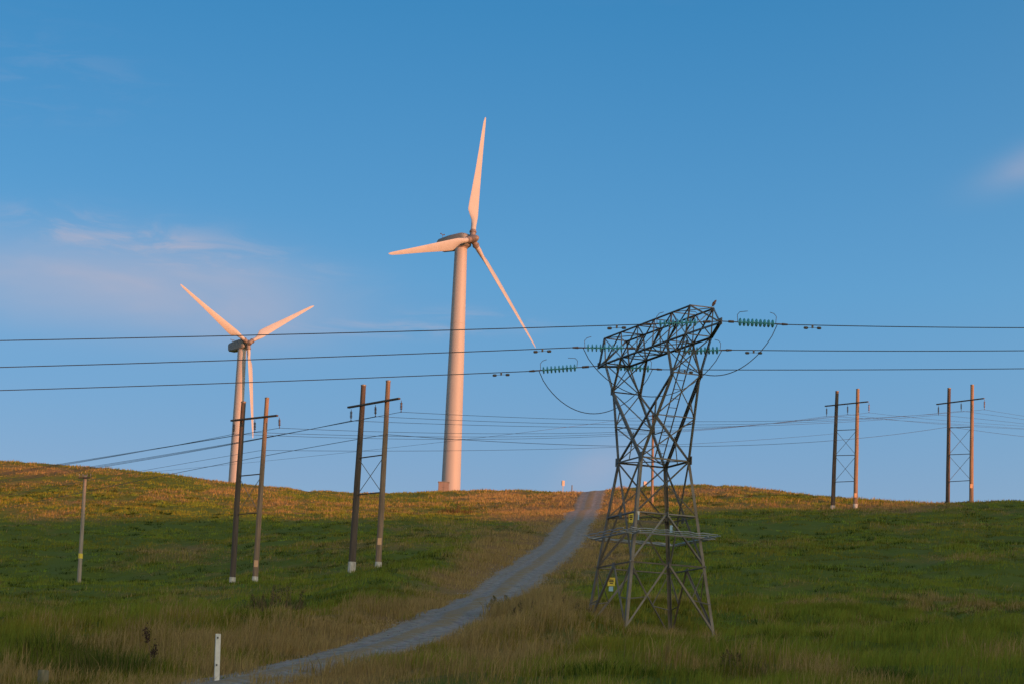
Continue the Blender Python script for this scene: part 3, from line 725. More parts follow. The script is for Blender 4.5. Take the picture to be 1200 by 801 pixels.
def damper(px_target, pts, wire):
    best = min(range(len(pts) - 1), key=lambda i: abs(float(proj(pts[i])[0]) - px_target))
    p = pts[best]; d = pts[best + 1] - pts[best]; d /= np.linalg.norm(d); dn = np.array([0, 0, -1.])
    base = np.array(wire.location); m = MB()
    m.box(p + dn * .05, d * .03, np.cross(d, dn) * .02, dn * .06); m.tube([p + dn * .1 - d * .25, p + dn * .085, p + dn * .1 + d * .25], .008, 5)
    for s in (-1, 1): m.lathe(p + dn * .1 + d * (s * .25 - .075), d, [(0, .03), (.03, .048), (.12, .048), (.15, .03)], 8)
    m.build('vibration_damper', M['darksteel'], wire)
tipR, tipL, mid = pl(0, TIP + .05, ZTIP), pl(0, -TIP - .05, ZTIP), pl(0, 0, ZB)
PH = [('nearest', tipR, (923, 380.3), (1200, 384), (755, 380), (0, 399), 952, 722, 1.75),
      ('middle', mid, (857.5, 409.8), (1200, 410.5), (671, 407), (0, 430), 883, 636, 1.75),
      ('farthest', tipL, (776, 432.6), (1200, 431.5), (620, 434.6), (0, 457), 803, 588, 1.65)]
pos_word = {'nearest': 'right tip of the pylon arm', 'middle': 'middle of the pylon arm', 'farthest': 'left tip of the pylon arm'}
rank = {'nearest': 'topmost', 'middle': 'middle', 'farthest': 'lowest'}
for key, A0, er, rr, el_, ll, dr_, dl_, sag in PH:
    dA = A0[1]; ends = []
    for nm, e, far, ratio, dp, sgn in (('right', er, rr, 1.04, dr_, 1), ('left', el_, ll, .95, dl_, -1)):
        x0 = float(proj(A0)[0]); dE = dA * (1 + (ratio - 1) * abs(e[0] - x0) / abs(far[0] - x0)); E_ = at(e[0], e[1], dE)
        A1 = A0 + (EA * .5 * sgn if key == 'middle' else 0)
        ends.append(ins_string('teal glass insulator string pulling %s from the %s' % (nm, pos_word[key]), A1, E_))
        Fp = at(far[0], far[1], dA * ratio); mp = (E_ + Fp) / 2; mpx = (e[0] + far[0]) / 2
        my = e[1] + (far[1] - e[1]) * .5 + (1.2 if sgn < 0 else .8)
        Mp = at(mpx, my, mp[1]); pts = quad(E_, Mp, Fp, .5, 60, 0, 1.9)
        w = tube_wire('power_line', '%s of three dark conductors running from the pylon to the %s edge' % (rank[key], nm), pts, .0165, 6, group='conductors strung from the pylon')
        fine = quad(E_, Mp, Fp, .5, 400, 0, 1.0); damper(dp, fine, w)
    a_, b_ = ends; jp = []
    for t in np.linspace(0, 1, 25):
        p = a_ + (b_ - a_) * t; s4 = 4 * t * (1 - t); s4 = s4 ** .8
        jp.append(p + np.array([0, 0, -sag * s4]) + (np.array([0.0, 0.25, 0]) * s4 if key != 'middle' else 0))
    tube_wire('jumper_cable', 'looping jumper cable hanging below the %s' % pos_word[key], jp, .015, 6, 'cable', 'jumper loops under the pylon arm')
# perched bird
bp = pl(.46, 3.6, ZT + .03)
m = MB()
ax = np.array([.5, -.15, .85]); ax /= np.linalg.norm(ax); sdv = np.cross(ax, (0, 0, 1)); sdv /= np.linalg.norm(sdv); upb = np.cross(sdv, ax)
c0 = bp + np.array([0, 0, .11])
bird = thing('bird', 'small brown bird perched on the top corner of the pylon', 'bird', bp)
v = []; f = []; nn = 12; st = [(h * .72, a1 * .8, b1 * .8) for h, a1, b1 in [(-.20, .018, .008), (-.12, .026, .016), (-.09, .05, .045), (-.03, .072, .07), (.04, .07, .072), (.09, .048, .05), (.115, .042, .045), (.145, .046, .048), (.175, .034, .034), (.192, .012, .012), (.215, .004, .004)]]
for h, a1, b1 in st:
    bend = np.array([.22, -.07, .03]) * max(0, h - .1)
    for j in range(nn):
        t = 2 * math.pi * j / nn; v.append(c0 + ax * h + bend + sdv * a1 * math.cos(t) + upb * b1 * math.sin(t))
for i in range(len(st) - 1):
    for j in range(nn): f.append((i * nn + j, i * nn + (j + 1) % nn, (i + 1) * nn + (j + 1) % nn, (i + 1) * nn + j))
f += [tuple(range(nn)), tuple(range((len(st) - 1) * nn, len(st) * nn))]
MB().add(v, f).build('body', M['bird'], bird, True)
for s in (-1, 1):
    MB().tube([c0 - np.array([0, 0, .05]) + sdv * .025 * s, bp + sdv * .025 * s], .006, 5).build('leg', M['darksteel'], bird)
    MB().ball(c0 + sdv * .052 * s - ax * .022, ax * .08, sdv * .012, upb * .032, 8, 6).build('wing', M['bird'], bird, True)

# ---------------------------------------------------------------- paired timber poles
def depth_for_z(px, py, z): return (z - ZC) / ray(px, py)[2]
INS = {}
def h_frame(key, label, dleft, armL, armR, poles, ins, bars, plates):
    L_ = at(*armL, dleft); dR = depth_for_z(*armR, L_[2]); R_ = at(*armR, dR)
    fx = lambda x: dleft + (dR - dleft) * (x - armL[0]) / (armR[0] - armL[0])
    dirv = (R_ - L_) / np.linalg.norm(R_ - L_); perp = np.cross(dirv, (0, 0, 1))
    ps = []
    for (bx, by), (tx, ty), (ax_, ay_), mat, r0, r1 in poles:
        d = fx(ax_); tp = at(tx, ty, d); b = at(bx, by, d); z = gz(b); ps.append((np.array([b[0], b[1], z]), tp, mat, r0, r1))
    c = (ps[0][0] + ps[1][0]) / 2
    root = thing('paired_pole_structure', label, 'utility pole', (c[0], c[1], min(ps[0][0][2], ps[1][0][2])), 'paired timber poles of the power line')
    tops = []
    for i, (b, tp, mat, r0, r1) in enumerate(ps):
        m = MB(); nz = 9; pts = []
        for k in range(nz):
            t = k / (nz - 1); p = b + (tp - b) * (t * 1.02 - .02)
            pts.append(p + np.array([random.uniform(-.012, .012), random.uniform(-.012, .012), 0]) * (1 if 0 < k < nz - 1 else 0))
        m.tube(pts, [r0 + (r1 - r0) * k / (nz - 1) for k in range(nz)], 18)
        po = m.build('pole', M[mat], root, True)
        MB().lathe(tp + (0, 0, .001), (0, 0, 1), [(-.06, r1 + .015), (.02, r1 + .02), (.05, r1 * .5)], 14).build('pole_cap', M['steelpale'], po, True)
        g = (tp - b) / np.linalg.norm(tp - b)
        if plates[i][0]: MB().tube([b - g * .05, b + g * plates[i][0]], [r0 + .012, r0 + .010], 18).build('painted_band', M['polewhite'], po, True)
        if plates[i][1]:
            hh = plates[i][1]; pp = b + g * hh; vw = -np.array([pp[0], pp[1], 0]); vw /= np.linalg.norm(vw); sx = np.cross(vw, (0, 0, 1))
            rr = r0 + (r1 - r0) * hh / np.linalg.norm(tp - b)
            MB().box(pp + vw * (rr + .012), sx * .13, vw * .012, np.array([0, 0, .22])).build('number_plate', M['orangetag'], po)
    # crossarm bolted to the camera side of the poles
    off = max(ps[0][4], ps[1][4]) + .07
    vw = perp if perp[1] < 0 else -perp
    for sgn in (1,):
        MB().bar(L_ + vw * off * sgn, R_ + vw * off * sgn, .17, .11, vw).build('crossarm', M['wooddark'], root)
    outs = []
    for (tx, ty), (qx, qy) in ins:
        d = fx(tx); p = at(tx, ty, d); p = L_ + (R_ - L_) * (tx - armL[0]) / (armR[0] - armL[0]) + np.array([0, 0, -.08]); q = at(qx, qy, d); q = np.array([p[0] + (q[0] - p[0]) * .6, p[1], q[2]])
        ln = np.linalg.norm(q - p); prof = [(0, .02), (.15 * ln, .02)]
        nsh = 5
        for k in range(nsh):
            h = ln * (.2 + .6 * k / nsh); prof += [(h, .035), (h + ln * .03, .09), (h + ln * .06, .09), (h + ln * .09, .035)]
        prof += [(.86 * ln, .022), (.95 * ln, .03), (ln, .05), (ln + .03, .02)]
        i_ = MB().lathe(p, q - p, prof, 12).build('hanging_insulator', M['porcelain'], root, True)
        outs.append(q)
    INS[key] = outs
    # horizontal struts and crossed rods between the poles
    def on(i, y):
        b, tp = ps[i][0], ps[i][1]; pb = float(proj(b)[1]); pt = float(proj(tp)[1]); return b + (tp - b) * (y - pb) / (pt - pb)
    for k, (yl, yr) in enumerate(bars):
        p, q = on(0, yl), on(1, yr); MB().bar(p, q, .10, .06).build('strut', M['wooddark'], root)
        if k < len(bars) - 1:
            p2, q2 = on(0, bars[k + 1][0]), on(1, bars[k + 1][1]); o_ = vw * .06
            MB().tube([p + o_, q2 + o_], .022, 6).build('cross_rod', M['steelpale'], root); MB().tube([q - o_, p2 - o_], .022, 6).build('cross_rod', M['steelpale'], root)
    return ps
P1 = h_frame('p1', 'pair of leaning timber poles in front of the smaller looking turbine', 170, (274, 493), (328, 487), [((272, 684), (285.5, 470.5), (284, 491.5), 'wooddark', .205, .16), ((298.5, 682), (313, 466), (310.5, 489), 'wood', .195, .14)],
        [((274.5, 493), (274, 508)), ((299, 490), (299, 506)), ((327.5, 487), (328, 501))], [(558, 555.5), (603, 601)], [(.85, 0), (.75, 1.6)])
P2 = h_frame('p2', 'pair of timber poles nearest left of the tall turbine with white painted feet', 164, (411.5, 477.5), (471.5, 467), [((411.5, 677), (426, 451), (424, 475.5), 'wooddark', .245, .165), ((443, 667), (455, 446), (453, 470.5), 'wood', .205, .15)],
        [((411.7, 477.5), (411.5, 492.5)), ((440.5, 473), (440.3, 487.5)), ((470.5, 467), (470.2, 482.3))], [(537, 533), (580, 577)], [(1.0, 0), (.6, 1.9)])
P3 = h_frame('p3', 'pair of timber poles on the right hill nearest to the pylon', 267, (968.5, 475.8), (1019, 470.6), [((975.8, 596), (981, 458), (980, 474.6), 'wooddark', .23, .18), ((1002.3, 596), (1005.3, 455.5), (1005, 472), 'wood', .235, .18)],
        [((968.8, 475.8), (968.8, 487)), ((993.5, 473), (993.5, 485)), ((1018.4, 470.6), (1018.2, 483))], [(504, 503), (533.5, 533), (564.5, 563.5)], [(.5, 0), (.5, 1.4)])
P4 = h_frame('p4', 'rightmost pair of timber poles standing on the grassy skyline', 269, (1099.3, 473.7), (1155, 466.7), [((1110.5, 591), (1112.3, 454.5), (1112.2, 472), 'wooddark', .23, .18), ((1138.3, 590.5), (1139.3, 450.6), (1139.2, 468.7), 'wood', .235, .18)],
        [((1099.8, 473.7), (1099.6, 485.7)), ((1126.6, 470), (1126.5, 481)), ((1153.7, 466.8), (1153.5, 479.5))], [(501, 500), (532.5, 531.5), (564, 562.5)], [(0, 0), (0, 1.7)])

# conductors of the two pole lines
names3 = ('left', 'centre', 'right')
def sagwire(a, b, y_at, label, r=.014, grp='conductors between the paired poles'):
    m = (a + b) / 2; mx, my = proj(m); my2 = y_at; mp = at(float(mx), my2, m[1]); return tube_wire('power_line', label, quad(a, mp, b, .5, 40), r, 5, group=grp)
for k in range(3):
    sagwire(INS['p2'][k], INS['p4'][k], (499.5, 496.5, 493)[k], 'thin conductor from %s insulator of white footed poles to the rightmost poles' % names3[k])
    sagwire(INS['p1'][k], INS['p3'][k], (511, 508, 505)[k], 'thin conductor from %s insulator of leftmost paired poles to right hill poles' % names3[k])
    e = INS['p2'][k]; m_ = at(105 + 2 * k, 549 - 1.6 * k, 205 + 3 * k); z = at(-40, 571 - 1.5 * k, 228 + 3 * k); tm = (105 - float(proj(e)[0])) / (-40 - float(proj(e)[0]))
    tube_wire('power_line', 'conductor from %s insulator of white footed poles down across left hill' % names3[k], quad(e, m_, z, .66, 40, 0, 1.4), .0165, 5, group='conductors falling away to the left')
    e = INS['p1'][k]; m_ = at(88 + 2 * k, 542 - 1.2 * k, 208 + 3 * k); z = at(-40, 563 - 1.2 * k, 230 + 3 * k)
    tube_wire('power_line', 'conductor from %s insulator of leftmost paired poles down across left hill' % names3[k], quad(e, m_, z, .62, 40, 0, 1.4), .0165, 5, group='conductors falling away to the left')
    e = INS['p4'][k]; tube_wire('power_line', 'conductor leaving %s insulator of rightmost poles for the right edge' % names3[k], quad(e, at(1200, (496, 491, 487)[k], 290), at(1300, (512, 505, 500)[k], 330), .33, 24, 0, 1.3), .014, 5, group='conductors leaving to the right')
    e = INS['p3'][k]; tube_wire('power_line', 'conductor leaving %s insulator of right hill poles for the right edge' % names3[k], quad(e, at(1130, (497, 498.5, 494)[k], 305), at(1260, (506, 504, 502)[k], 345), .5, 24, 0, 1.3), .013, 5, group='conductors leaving to the right')
# lower wires carried on the poles
w = P2[1]; e = at(452.5, 508.5, w[0][1] - .25); far4 = at(1112, 499.5, P4[0][0][1] - .25); far1 = at(306.5, 527, P1[1][0][1] - .25); far3 = at(979, 507.5, P3[0][0][1] - .25)
sagwire(e, far4, 521.5, 'dark lower wire slung between the white footed poles and the rightmost poles', .017, 'lower wires on the poles')
tube_wire('power_line', 'dark lower wire dropping left from the white footed poles over the dark hillside', quad(e, at(210, 553, 205), at(-40, 605, 235),   .52, 40, 0, 1.4), .020, 5, group='lower wires on the poles')
sagwire(far1, far3, 523.5, 'thin lower wire slung between the leftmost paired poles and the right hill poles', .013, 'lower wires on the poles')
tube_wire('power_line', 'thin lower wire dropping left from the leftmost paired poles to the hill crest', quad(far1, at(190, 547, 205), at(60, 570, 235), .5, 30, 0, 1.3), .013, 5, group='lower wires on the poles')
tube_wire('power_line', 'lower wire leaving the rightmost poles for the right edge', quad(far4, at(1200, 511, 300), at(1300, 521, 340), .46, 24, 0, 1.2), .017, 5, group='lower wires on the poles')

# single poles
def single(label, bpx, tpx, d, r0, r1, mat, arm, tagh, pins, sunk=.2):
    b = on_ground(bpx[0], bpx[1], d); tp = at(tpx[0], tpx[1], d); root = thing('utility_pole', label, 'utility pole', b)
    dn = (b - tp) / np.linalg.norm(b - tp)
    po = MB().tube([b + dn * sunk, b + (tp - b) * .5, tp], [r0, (r0 + r1) / 2, r1], 16).build('pole', M[mat], root, True)
    ad = np.array([.9, -.43, 0])
    if arm:
        c_ = tp + dn * .22 + np.array([0, -r1 - .05, 0]); MB().bar(c_ - ad * arm, c_ + ad * arm, .11, .09).build('crossarm', M['wooddark'], root)
        for t in pins:
            p = c_ + ad * arm * t
            MB().lathe(p + (0, 0, .05), (0, 0, 1), [(0, .015), (.10, .015), (.11, .05), (.16, .055), (.17, .035), (.21, .04), (.25, .02)], 10).build('pin_insulator', M['steelpale'], root, True)
    if tagh:
        vw = -np.array([b[0], b[1], 0]); vw /= np.linalg.norm(vw); sx = np.cross(vw, (0, 0, 1)); t = tagh / np.linalg.norm(tp - b)
        p = b + (tp - b) * t; MB().tube([p - dn * -.18, p - dn * .18], r0 * (1 - .3 * t) + .02, 14).build('yellow_band', M['yellow'], root, True)
    return root, tp
single('lone grey pole with a yellow band on the left hillside', (92, 690), (100, 556), 185, .165, .115, 'woodgrey', .55, 2.5, (-.9, -.35, .35, .9))
sp, stp = single('far slender timber pole seen through the lattice of the pylon', (764.3, 585), (765.3, 485), 300, .17, .13, 'wood', .6, 0, (-.85, 0, .85))
tube_wire('power_line', 'faint wire climbing from behind the left hill to the far slender pole', quad(stp + (0, 0, -.1), at(513, 518, 290), at(170, 553, 400), .45, 40), .015, 5)

# signs and posts on the skyline
def skyline_sign(label, px, pyb, pyt, d, bw, bh, name='track_sign'):
    b = on_ground(px, pyb, d); tp = at(px, pyt, d); root = thing(name, label, 'sign', b); h = tp[2]
    nrm = np.array([.55, -.83, 0]); sx = np.array([.83, .55, 0])
    MB().box((b[0], b[1], (b[2] + h) / 2 - .1), (.05, 0, 0), (0, .05, 0), (0, 0, (h - b[2]) / 2 + .1)).build('post', M['signface'], root)
    MB().box(np.array([b[0], b[1], h - bh / 2]) + nrm * .08, sx * bw / 2, nrm * .02, (0, 0, bh / 2)).build('board', M['signface'], root)
    MB().box(np.array([b[0], b[1], h - bh / 2]) - nrm * .08 - sx * bw * .25, sx * bw * .2, nrm * .02, (0, 0, bh / 2 * .9)).build('backing_rail', M['darksteel'], root)
skyline_sign('small white sign board on the skyline left of the track crest', 659.5, 577, 562.5, 372, .45, .8)
skyline_sign('small white sign board on the skyline seen through the pylon', 755.5, 576, 563.5, 352, .5, .7)
b = on_ground(670, 578, 370); tp = at(670, 568, 370)
o = MB().tube([b - (0, 0, .2), np.array([b[0], b[1], tp[2]]), np.array([b[0], b[1], tp[2] + .04])], [.085, .08, .02], 10).build('fence_post', M['post'], None, True, loc=b); tag(o, 'short grey post on the skyline beside the small white sign', 'post')

# roadside marker and stub post
b = on_ground(253.6, 803, 53); tp = at(255.6, 742, 53); root = thing('marker_post', 'white square marker post in long grass beside the track', 'marker post', b)
d = tp - b; MB().bar(b - d * .1, tp, .105, .05, np.array([.94, .34, 0])).build('post', M['white'], root)
for px, py in ((255.2, 746.5), (253.9, 778.5)):
    p = at(px, py, 52.95); MB().box(p, (.016, 0, 0), (0, .01, 0), (0, 0, .02)).build('bolt', M['darksteel'], root)
tp = at(51, 784.5, 50.5); b = np.array([tp[0], tp[1], gz(tp)])
o = MB().tube([b - (0, 0, .3), b + (tp - b) * .5, tp - (0, 0, .02), tp], [.115, .112, .108, .095], 14).build('fence_post', M['post'], None, True, loc=b); tag(o, 'weathered round post stub at the bottom left corner', 'post')

# ---------------------------------------------------------------- vegetation
def veg_mat(name, attr='col', transl=0.35):
    m = bpy.data.materials.new(name); m.use_nodes = True; nt = m.node_tree; N = nt.nodes; L = nt.links
    for n in list(N):
        if n.type == 'BSDF_PRINCIPLED': N.remove(n)
    a_ = N.new('ShaderNodeAttribute'); a_.attribute_name = attr
    d = N.new('ShaderNodeBsdfDiffuse'); t = N.new('ShaderNodeBsdfTranslucent'); mx = N.new('ShaderNodeMixShader'); mx.inputs[0].default_value = transl
    L.new(a_.outputs['Color'], d.inputs['Color']); L.new(a_.outputs['Color'], t.inputs['Color'])
    L.new(d.outputs[0], mx.inputs[1]); L.new(t.outputs[0], mx.inputs[2]); L.new(mx.outputs[0], N['Material Output'].inputs['Surface'])
    return m
VEG = veg_mat('grass_blades')
def blade_mesh(name, P, H, W, az, lean, col, segs):
    """P base points, H heights, W widths, az lean azimuth, lean lean fraction; segs 1 = triangle, 2 = bent blade"""
    n = len(P); side_az = rng.uniform(0, 2 * np.pi, n); S = np.stack([np.cos(side_az), np.sin(side_az), np.zeros(n)], 1) * W[:, None] / 2
    D = np.stack([np.cos(az), np.sin(az), np.zeros(n)], 1) * (H * lean)[:, None]; U = np.zeros((n, 3)); U[:, 2] = H
    P = P.copy(); P[:, 2] -= 0.03
    if segs == 1:
        V = np.stack([P - S, P + S, P + U * .95 + D], 1); faces = np.arange(n * 3).reshape(n, 3); k = 3
        cc = np.repeat(col[:, None, :], 3, 1)
        loops = faces.ravel(); ls = np.arange(0, n * 3, 3); lt = np.full(n, 3)
    else:
        M1 = P + U * .6 + D * .35
        V = np.stack([P - S * .8, P + S * .8, M1 + S * .75, M1 - S * .75, P + U * .95 + D], 1); k = 5
        base = np.arange(n)[:, None] * 5
        loops = np.concatenate([base + 0, base + 1, base + 2, base + 3, base + 3, base + 2, base + 4], 1).ravel()
        st = np.arange(n)[:, None] * 7; ls = np.concatenate([st, st + 4], 1).ravel(); lt = np.tile([4, 3], n)
        cc = np.repeat(col[:, None, :], 5, 1)
    me = bpy.data.meshes.new(name)
    me.vertices.add(n * k); me.vertices.foreach_set('co', V.astype(np.float32).ravel())
    me.loops.add(len(loops)); me.loops.foreach_set('vertex_index', loops.astype(np.int32))
    me.polygons.add(len(ls)); me.polygons.foreach_set('loop_start', ls.astype(np.int32)); me.polygons.foreach_set('loop_total', lt.astype(np.int32))
    me.update(calc_edges=True)
    a = me.attributes.new('col', 'FLOAT_COLOR', 'POINT'); c4 = np.ones((n * k, 4), np.float32); c4[:, :3] = cc.reshape(-1, 3); a.data.foreach_set('color', c4.ravel())
    me.materials.append(VEG); return me
GREEN = np.array([.185, .262, .036]); DARK = np.array([.028, .050, .009]); OLIVE = np.array([.262, .196, .034]); STRAW = np.array([.375, .275, .112]); RUSS = np.array([.220, .140, .062])
def sward(n, d0, d1, power, segs, wmin, wk, hmul, lab):
    u = rng.uniform(0, 1, n); d = d0 + (d1 - d0) * u ** power
    x = rng.uniform(-1, 1, n) * (.235 * d + 2.0); y = d
    # gather blades into tussocks
    cx = np.round(x / .55) * .55; tj = _hash(np.round(x / .55), np.round(y / .75), 5)
    z = ground(x, y); rd = road_dist(x, y)
    keep = ((y < 60) & (fbm(x / .9, y / 1.2, 141, 3) > .36 + .045 * (y - 54))) | (rd > np.interp(y, [50, 90, 170], [.74, .98, 1.36]) + .35 * _hash(np.floor(x * 2), np.floor(y * 2), 8)) | ((rd < .30) & (fbm(x / 2.2, y / 2.2, 97, 3) > .42))
    x, y, z, rd, d = x[keep], y[keep], z[keep], rd[keep], d[keep]; n = len(x)
    dr = dry_or_sunlit(x, y, z); tu = fbm(x / 1.7, y / 2.6, 61, 3); big = fbm(x / 6.0, y / 8.0, 71, 3)
    isl = fbm(x / 2.6, y / 3.4, 131, 3); dr = np.clip(dr + .30 * sstep(.52, .64, isl) * (d < 125) - .42 * (1 - sstep(.40, .54, isl)) * (d < 125), 0, 1)
    dryp = rng.uniform(0, 1, n) < np.clip(dr * 1.25 - .12, 0, .95)
    px, py = proj(np.stack([x, y, z], -1))
    rank = np.clip(np.exp(-((px - 130) / 210) ** 2 - ((py - 772) / 30) ** 2) * .85 + np.exp(-((px - 830) / 160) ** 2 - ((py - 792) / 18) ** 2) * .4 + np.exp(-((px - 610) / 80) ** 2 - ((py - 728) / 20) ** 2), 0, 1)
    H = (.07 + .30 * sstep(.42, .66, tu) + .16 * sstep(.45, .7, big) + .10 * dr + .34 * rank * (0.4 + tu)) * rng.uniform(.55, 1.25, n) * hmul
    H = np.where(dryp, H * rng.uniform(1.0, 1.5, n), H) * (1 - .35 * sstep(85, 125, d))
    H = H * (.62 + .38 * sstep(48, 58, d)) * (1 - .35 * np.exp(-((x - 5.2) / 5) ** 2 - ((y - 84) / 8) ** 2))
    H = np.where(rd < .5, .11 * rng.uniform(.5, 1.6, n), H); dryp = dryp | ((rd < .5) & (rng.uniform(0, 1, n) < .7)); H = H * (.65 + .35 * sstep(1.5, 3.2, rd) + .35 * (rd < .5))
    W = np.maximum(wmin, wk * d) * rng.uniform(.6, 1.5, n)
    # colours; shade of the hollows between lumps is painted in as darker green
    ter = fbm(x / 6.5, y / 1.9, 77, 3)
    t = np.clip(sstep(.42, .57, tu) * .55 + sstep(.40, .58, big) * .35 + sstep(.38, .56, ter) * .5 - .22 + rng.normal(0, .13, n), 0, 1)[:, None]
    col = DARK * (1 - t) + GREEN * t
    o = np.clip(rng.normal(.28, .17, n) + .5 * dr + .25 * sstep(.5, .7, fbm(x / 15., y / 18., 83, 3)), 0, 1)[:, None]; col = col * (1 - o) + OLIVE * o * (.6 + .4 * t)
    rs = np.clip(rng.uniform(-.5, 1.0, n) * .6 + .5 * (fbm(x / 4., y / 5., 91, 3) - .4), 0, 1)[:, None]
    dcol = STRAW * (1 - rs) + RUSS * rs
    col = np.where(dryp[:, None], dcol, col) * rng.uniform(.75, 1.2, n)[:, None]
    az = rng.normal(-.6, 1.4, n); lean = np.abs(rng.normal(.25, .22, n))
    return blade_mesh(lab, np.stack([x, y, z], 1), H, W, az, lean, col, segs), n
def tussocks(n, d0, d1, per):
    d = d0 + (d1 - d0) * rng.uniform(0, 1, n) ** 1.2; x = rng.uniform(-1, 1, n) * (.235 * d + 2); y = d
    ok = (fbm(x / 9., y / 12., 151, 3) + rng.normal(0, .09, n) > .47) & (road_dist(x, y) > 3.0); x, y, d = x[ok], y[ok], d[ok]; n = len(x)
    dr = dry_or_sunlit(x, y, ground(x, y)); rad = rng.uniform(.25, .75, n) * (1 + .25 * (d > 150)); hh = rng.uniform(.18, .42, n)
    tint = rng.uniform(0, 1, n)
    X = np.repeat(x, per); Y = np.repeat(y, per); R_ = np.repeat(rad, per) * np.sqrt(rng.uniform(0, 1, n * per)); A = rng.uniform(0, 2 * np.pi, n * per)
    bx = X + R_ * np.cos(A); by = Y + R_ * np.sin(A); q = R_ / np.repeat(rad, per)
    Hh = np.repeat(hh, per) * (1 - .65 * q ** 2) * rng.uniform(.6, 1.15, n * per); W = np.maximum(.014, .00030 * by) * rng.uniform(.7, 1.4, n * per)
    tint = sstep(.35, .7, tint); base = DARK * .9 * (1 - tint[:, None]) + GREEN * tint[:, None]; dry_sunlit = dr[:, None] * rng.uniform(.3, 1, (n, 1)); base = base * (1 - dry_sunlit) + (STRAW * .5 + RUSS * .4) * dry_sunlit
    col = np.repeat(base, per, 0) * rng.uniform(.7, 1.3, n * per)[:, None] * (.75 + .5 * np.clip(Hh / .3, 0, 1))[:, None] ** .5
    return blade_mesh('tussock_grass', np.stack([bx, by, ground(bx, by)], 1), Hh, W, A + rng.normal(0, .4, n * per), .25 + .5 * q, col, 1)
for n, d0, d1, pw, segs, wmin, wk, hm, lab, label in ((330000, 44, 112, 1.0, 2, .010, .00024, 1.0, 'long_grass', 'long mixed green and straw grass of the foreground and around the pylon feet'),
                                                 (760000, 105, 460, 1.35, 1, .018, .00027, 1.0, 'hill_grass', 'shorter pasture grass covering the far hillside up to the skyline')):
    me, cnt = sward(n, d0, d1, pw, segs, wmin, wk, hm, lab)
    o = bpy.data.objects.new(lab, me); C.objects.link(o); tag(o, label, 'grass', kind='stuff')

o = bpy.data.objects.new('tussock_grass', tussocks(15000, 58, 330, 28)); C.objects.link(o); tag(o, 'scattered lumpy tussocks dotted over the green slopes', 'grass', kind='stuff')

# individual clumps: rushes, dead weeds and low scrub
def clump(name, label, cat, px, py, d, w, h, n, palette, upright, stems=0, leaf=0.0):
    b = on_ground(px, py, d); root = thing(name, label, cat, b)
    r_ = w / 2 * np.sqrt(rng.uniform(0, 1, n)); a_ = rng.uniform(0, 2 * np.pi, n); x = b[0] + r_ * np.cos(a_); y = b[1] + r_ * np.sin(a_)
    P = np.stack([x, y, ground(x, y)], 1); H = h * (1.05 - .55 * (r_ / (w / 2)) ** 2) * rng.uniform(.5, 1.1, n)
    cols = np.array(palette)[rng.integers(0, len(palette), n)] * rng.uniform(.7, 1.25, n)[:, None]
    P2_ = P - b; me = blade_mesh('blades', P2_, H, np.maximum(.012, .00026 * d) * rng.uniform(.6, 1.4, n), a_ + rng.normal(0, .5, n), np.abs(rng.normal(.1 + .5 * (1 - upright), .15, n)), cols, 2)
    o = bpy.data.objects.new('blades', me); C.objects.link(o); o.parent = root; o['kind'] = 'stuff'
    if stems:
        V = []; m = MB(); heads = []
        for k in range(stems):
            rr = w / 2 * math.sqrt(random.random()) * .8; aa = random.uniform(0, 6.28); p = np.array([b[0] + rr * math.cos(aa), b[1] + rr * math.sin(aa), 0]); p[2] = gz(p) - .05
            hh = h * random.uniform(.75, 1.25); tp = p + np.array([random.uniform(-.15, .15) * hh, random.uniform(-.15, .15) * hh, hh])
            m.tube([p, (p + tp) / 2 + np.array([random.uniform(-.02, .02), 0, 0]), tp], [.011, .009, .006], 5)
            for j in range(5):
                t = .55 + .45 * j / 4; q0 = p + (tp - p) * t; br = np.array([random.uniform(-1, 1), random.uniform(-1, 1), 1.2]); br /= np.linalg.norm(br); q1 = q0 + br * hh * .16
                m.tube([q0, q1], [.006, .004], 4); heads.append((q0 + q1) / 2); heads.append(q1)
        m.build('stems', VEGSTEM, root)['kind'] = 'stuff'
        hn = len(heads) * 7; hp = np.repeat(np.array(heads) - b, 7, 0) + rng.normal(0, .03, (hn, 3))
        me = blade_mesh('seed_heads', hp, rng.uniform(.04, .09, hn) + leaf, rng.uniform(.02, .045, hn) + leaf * .4, rng.uniform(0, 6.28, hn), rng.uniform(.2, 1.2, hn), np.array(palette)[rng.integers(0, len(palette), hn)] * rng.uniform(.7, 1.1, hn)[:, None], 1)
        o = bpy.data.objects.new('seed_heads', me); C.objects.link(o); o.parent = root; o['kind'] = 'stuff'
    return root
VEGSTEM = material('dry_stems', (.19, .135, .09), .9, var=.4, scale=6)
RUSH = [(.068, .105, .02), (.048, .075, .016), (.11, .125, .028), (.17, .13, .05)]
BR = [(.12, .085, .05), (.17, .115, .066), (.085, .105, .03), (.20, .135, .072), (.06, .085, .02)]
PU = [(.125, .092, .085), (.10, .075, .062), (.15, .105, .08), (.075, .082, .032)]
G_ = 'rush clumps in the foreground'
clump('rush_clump', 'dark tall rush clump above the weathered post stub', 'rushes', 66, 778, 62, 2.4, .85, 900, RUSH, .8)
clump('rush_clump', 'broad dark rush clump between the post stub and the white marker post', 'rushes', 125, 783, 58, 2.6, .95, 1000, RUSH, .8)
clump('rush_clump', 'bright green grass tussock at the bottom edge right of centre', 'tussock', 1030, 800, 54.5, 1.8, .55, 900, [(.05, .092, .015), (.035, .068, .012), (.07, .105, .02)], .5)
clump('rush_clump', 'lone green tussock standing in the pasture near the right edge', 'tussock', 1076, 752, 78, 1.5, .55, 600, [(.045, .08, .015), (.035, .065, .012)], .5)
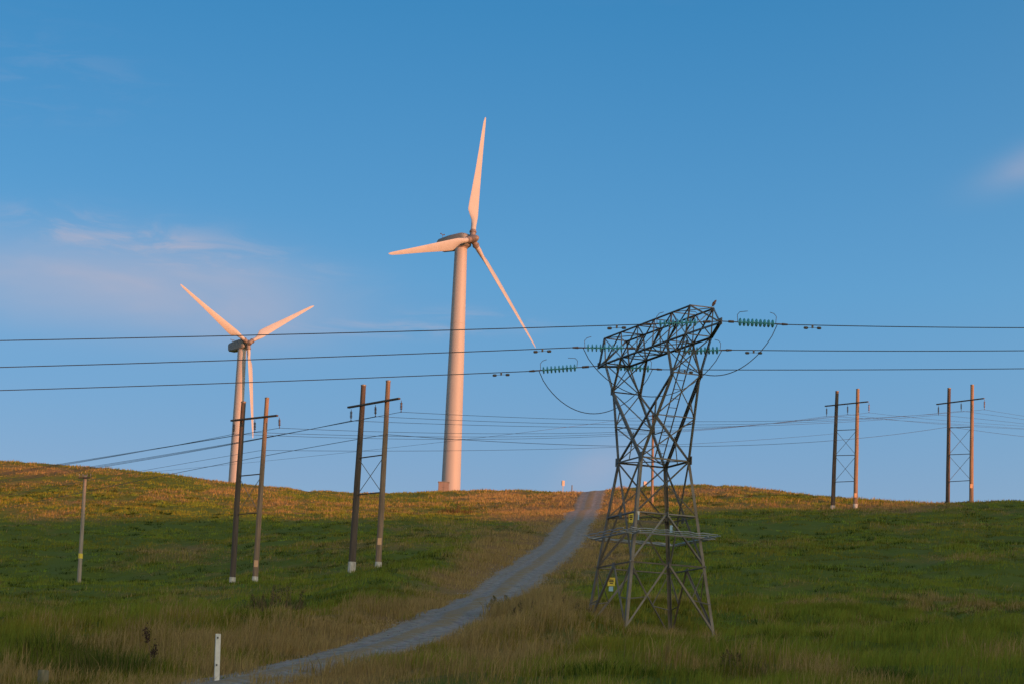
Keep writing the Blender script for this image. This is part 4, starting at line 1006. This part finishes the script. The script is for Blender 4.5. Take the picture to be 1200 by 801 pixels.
clump('rush_clump', 'green tussock at the bottom edge below the pylon', 'tussock', 700, 800, 55, 2.6, .42, 900, [(.05, .092, .015), (.04, .07, .012)], .5)
clump('weed_clump', 'brown weed clump in the grass below the right pylon leg', 'weeds', 872, 800, 56, 1.5, .55, 300, BR, .8, 3)
clump('weed_clump', 'dark brown weed clump on the slope above the white marker post', 'weeds', 318, 738, 98, 2.8, .95, 480, BR, .8, 10)
clump('weed_clump', 'low green and brown weeds at the bend of the track on its right', 'weeds', 597, 716, 103, 2.0, .45, 420, RUSH + BR, .5, 5)
clump('weed_clump', 'purplish dead weeds between the track and the pylon', 'weeds', 628, 738, 92, 3.4, .6, 420, PU + BR, .8, 12)
clump('weed_clump', 'purplish dead weeds against the left foot of the pylon', 'weeds', 678, 742, 90, 2.6, .55, 320, PU + BR, .8, 8)
clump('weed_clump', 'low shrubby weeds on the skyline slope right of the tall turbine', 'bush', 535, 598, 300, 4.5, .9, 260, [(.11, .075, .036), (.10, .10, .03), (.16, .10, .05)], .4, 5, .02)
# one tall dead dock stem
b = on_ground(178, 782, 58); root = thing('dock_weed', 'tall dead dock stem with dark seed heads left of the marker post', 'weed', b)
m = MB(); tp = at(171.5, 738, 58); s1 = b + (tp - b) * .5 + np.array([.04, 0, 0]); m.tube([b - (0, 0, .05), s1, tp], [.013, .010, .006], 6)
br1 = at(182, 758, 58); m.tube([b + (tp - b) * .3, br1], [.008, .005], 5); m.build('stem', VEGSTEM, root)
for c_, hh in ((tp, .16), (br1, .14), (at(172.5, 745, 58), .12), (at(180, 764, 58), .10)):
    hn = 60; hp = np.array(c_) - b + rng.normal(0, 1, (hn, 3)) * np.array([.035, .035, hh * .5])
    me = blade_mesh('seed_head', hp, rng.uniform(.03, .06, hn), rng.uniform(.02, .04, hn), rng.uniform(0, 6.28, hn), rng.uniform(.2, 1.0, hn), np.tile([.06, .036, .04], (hn, 1)) * rng.uniform(.7, 1.2, hn)[:, None], 1)
    o = bpy.data.objects.new('seed_head', me); C.objects.link(o); o.parent = root; o['kind'] = 'stuff'
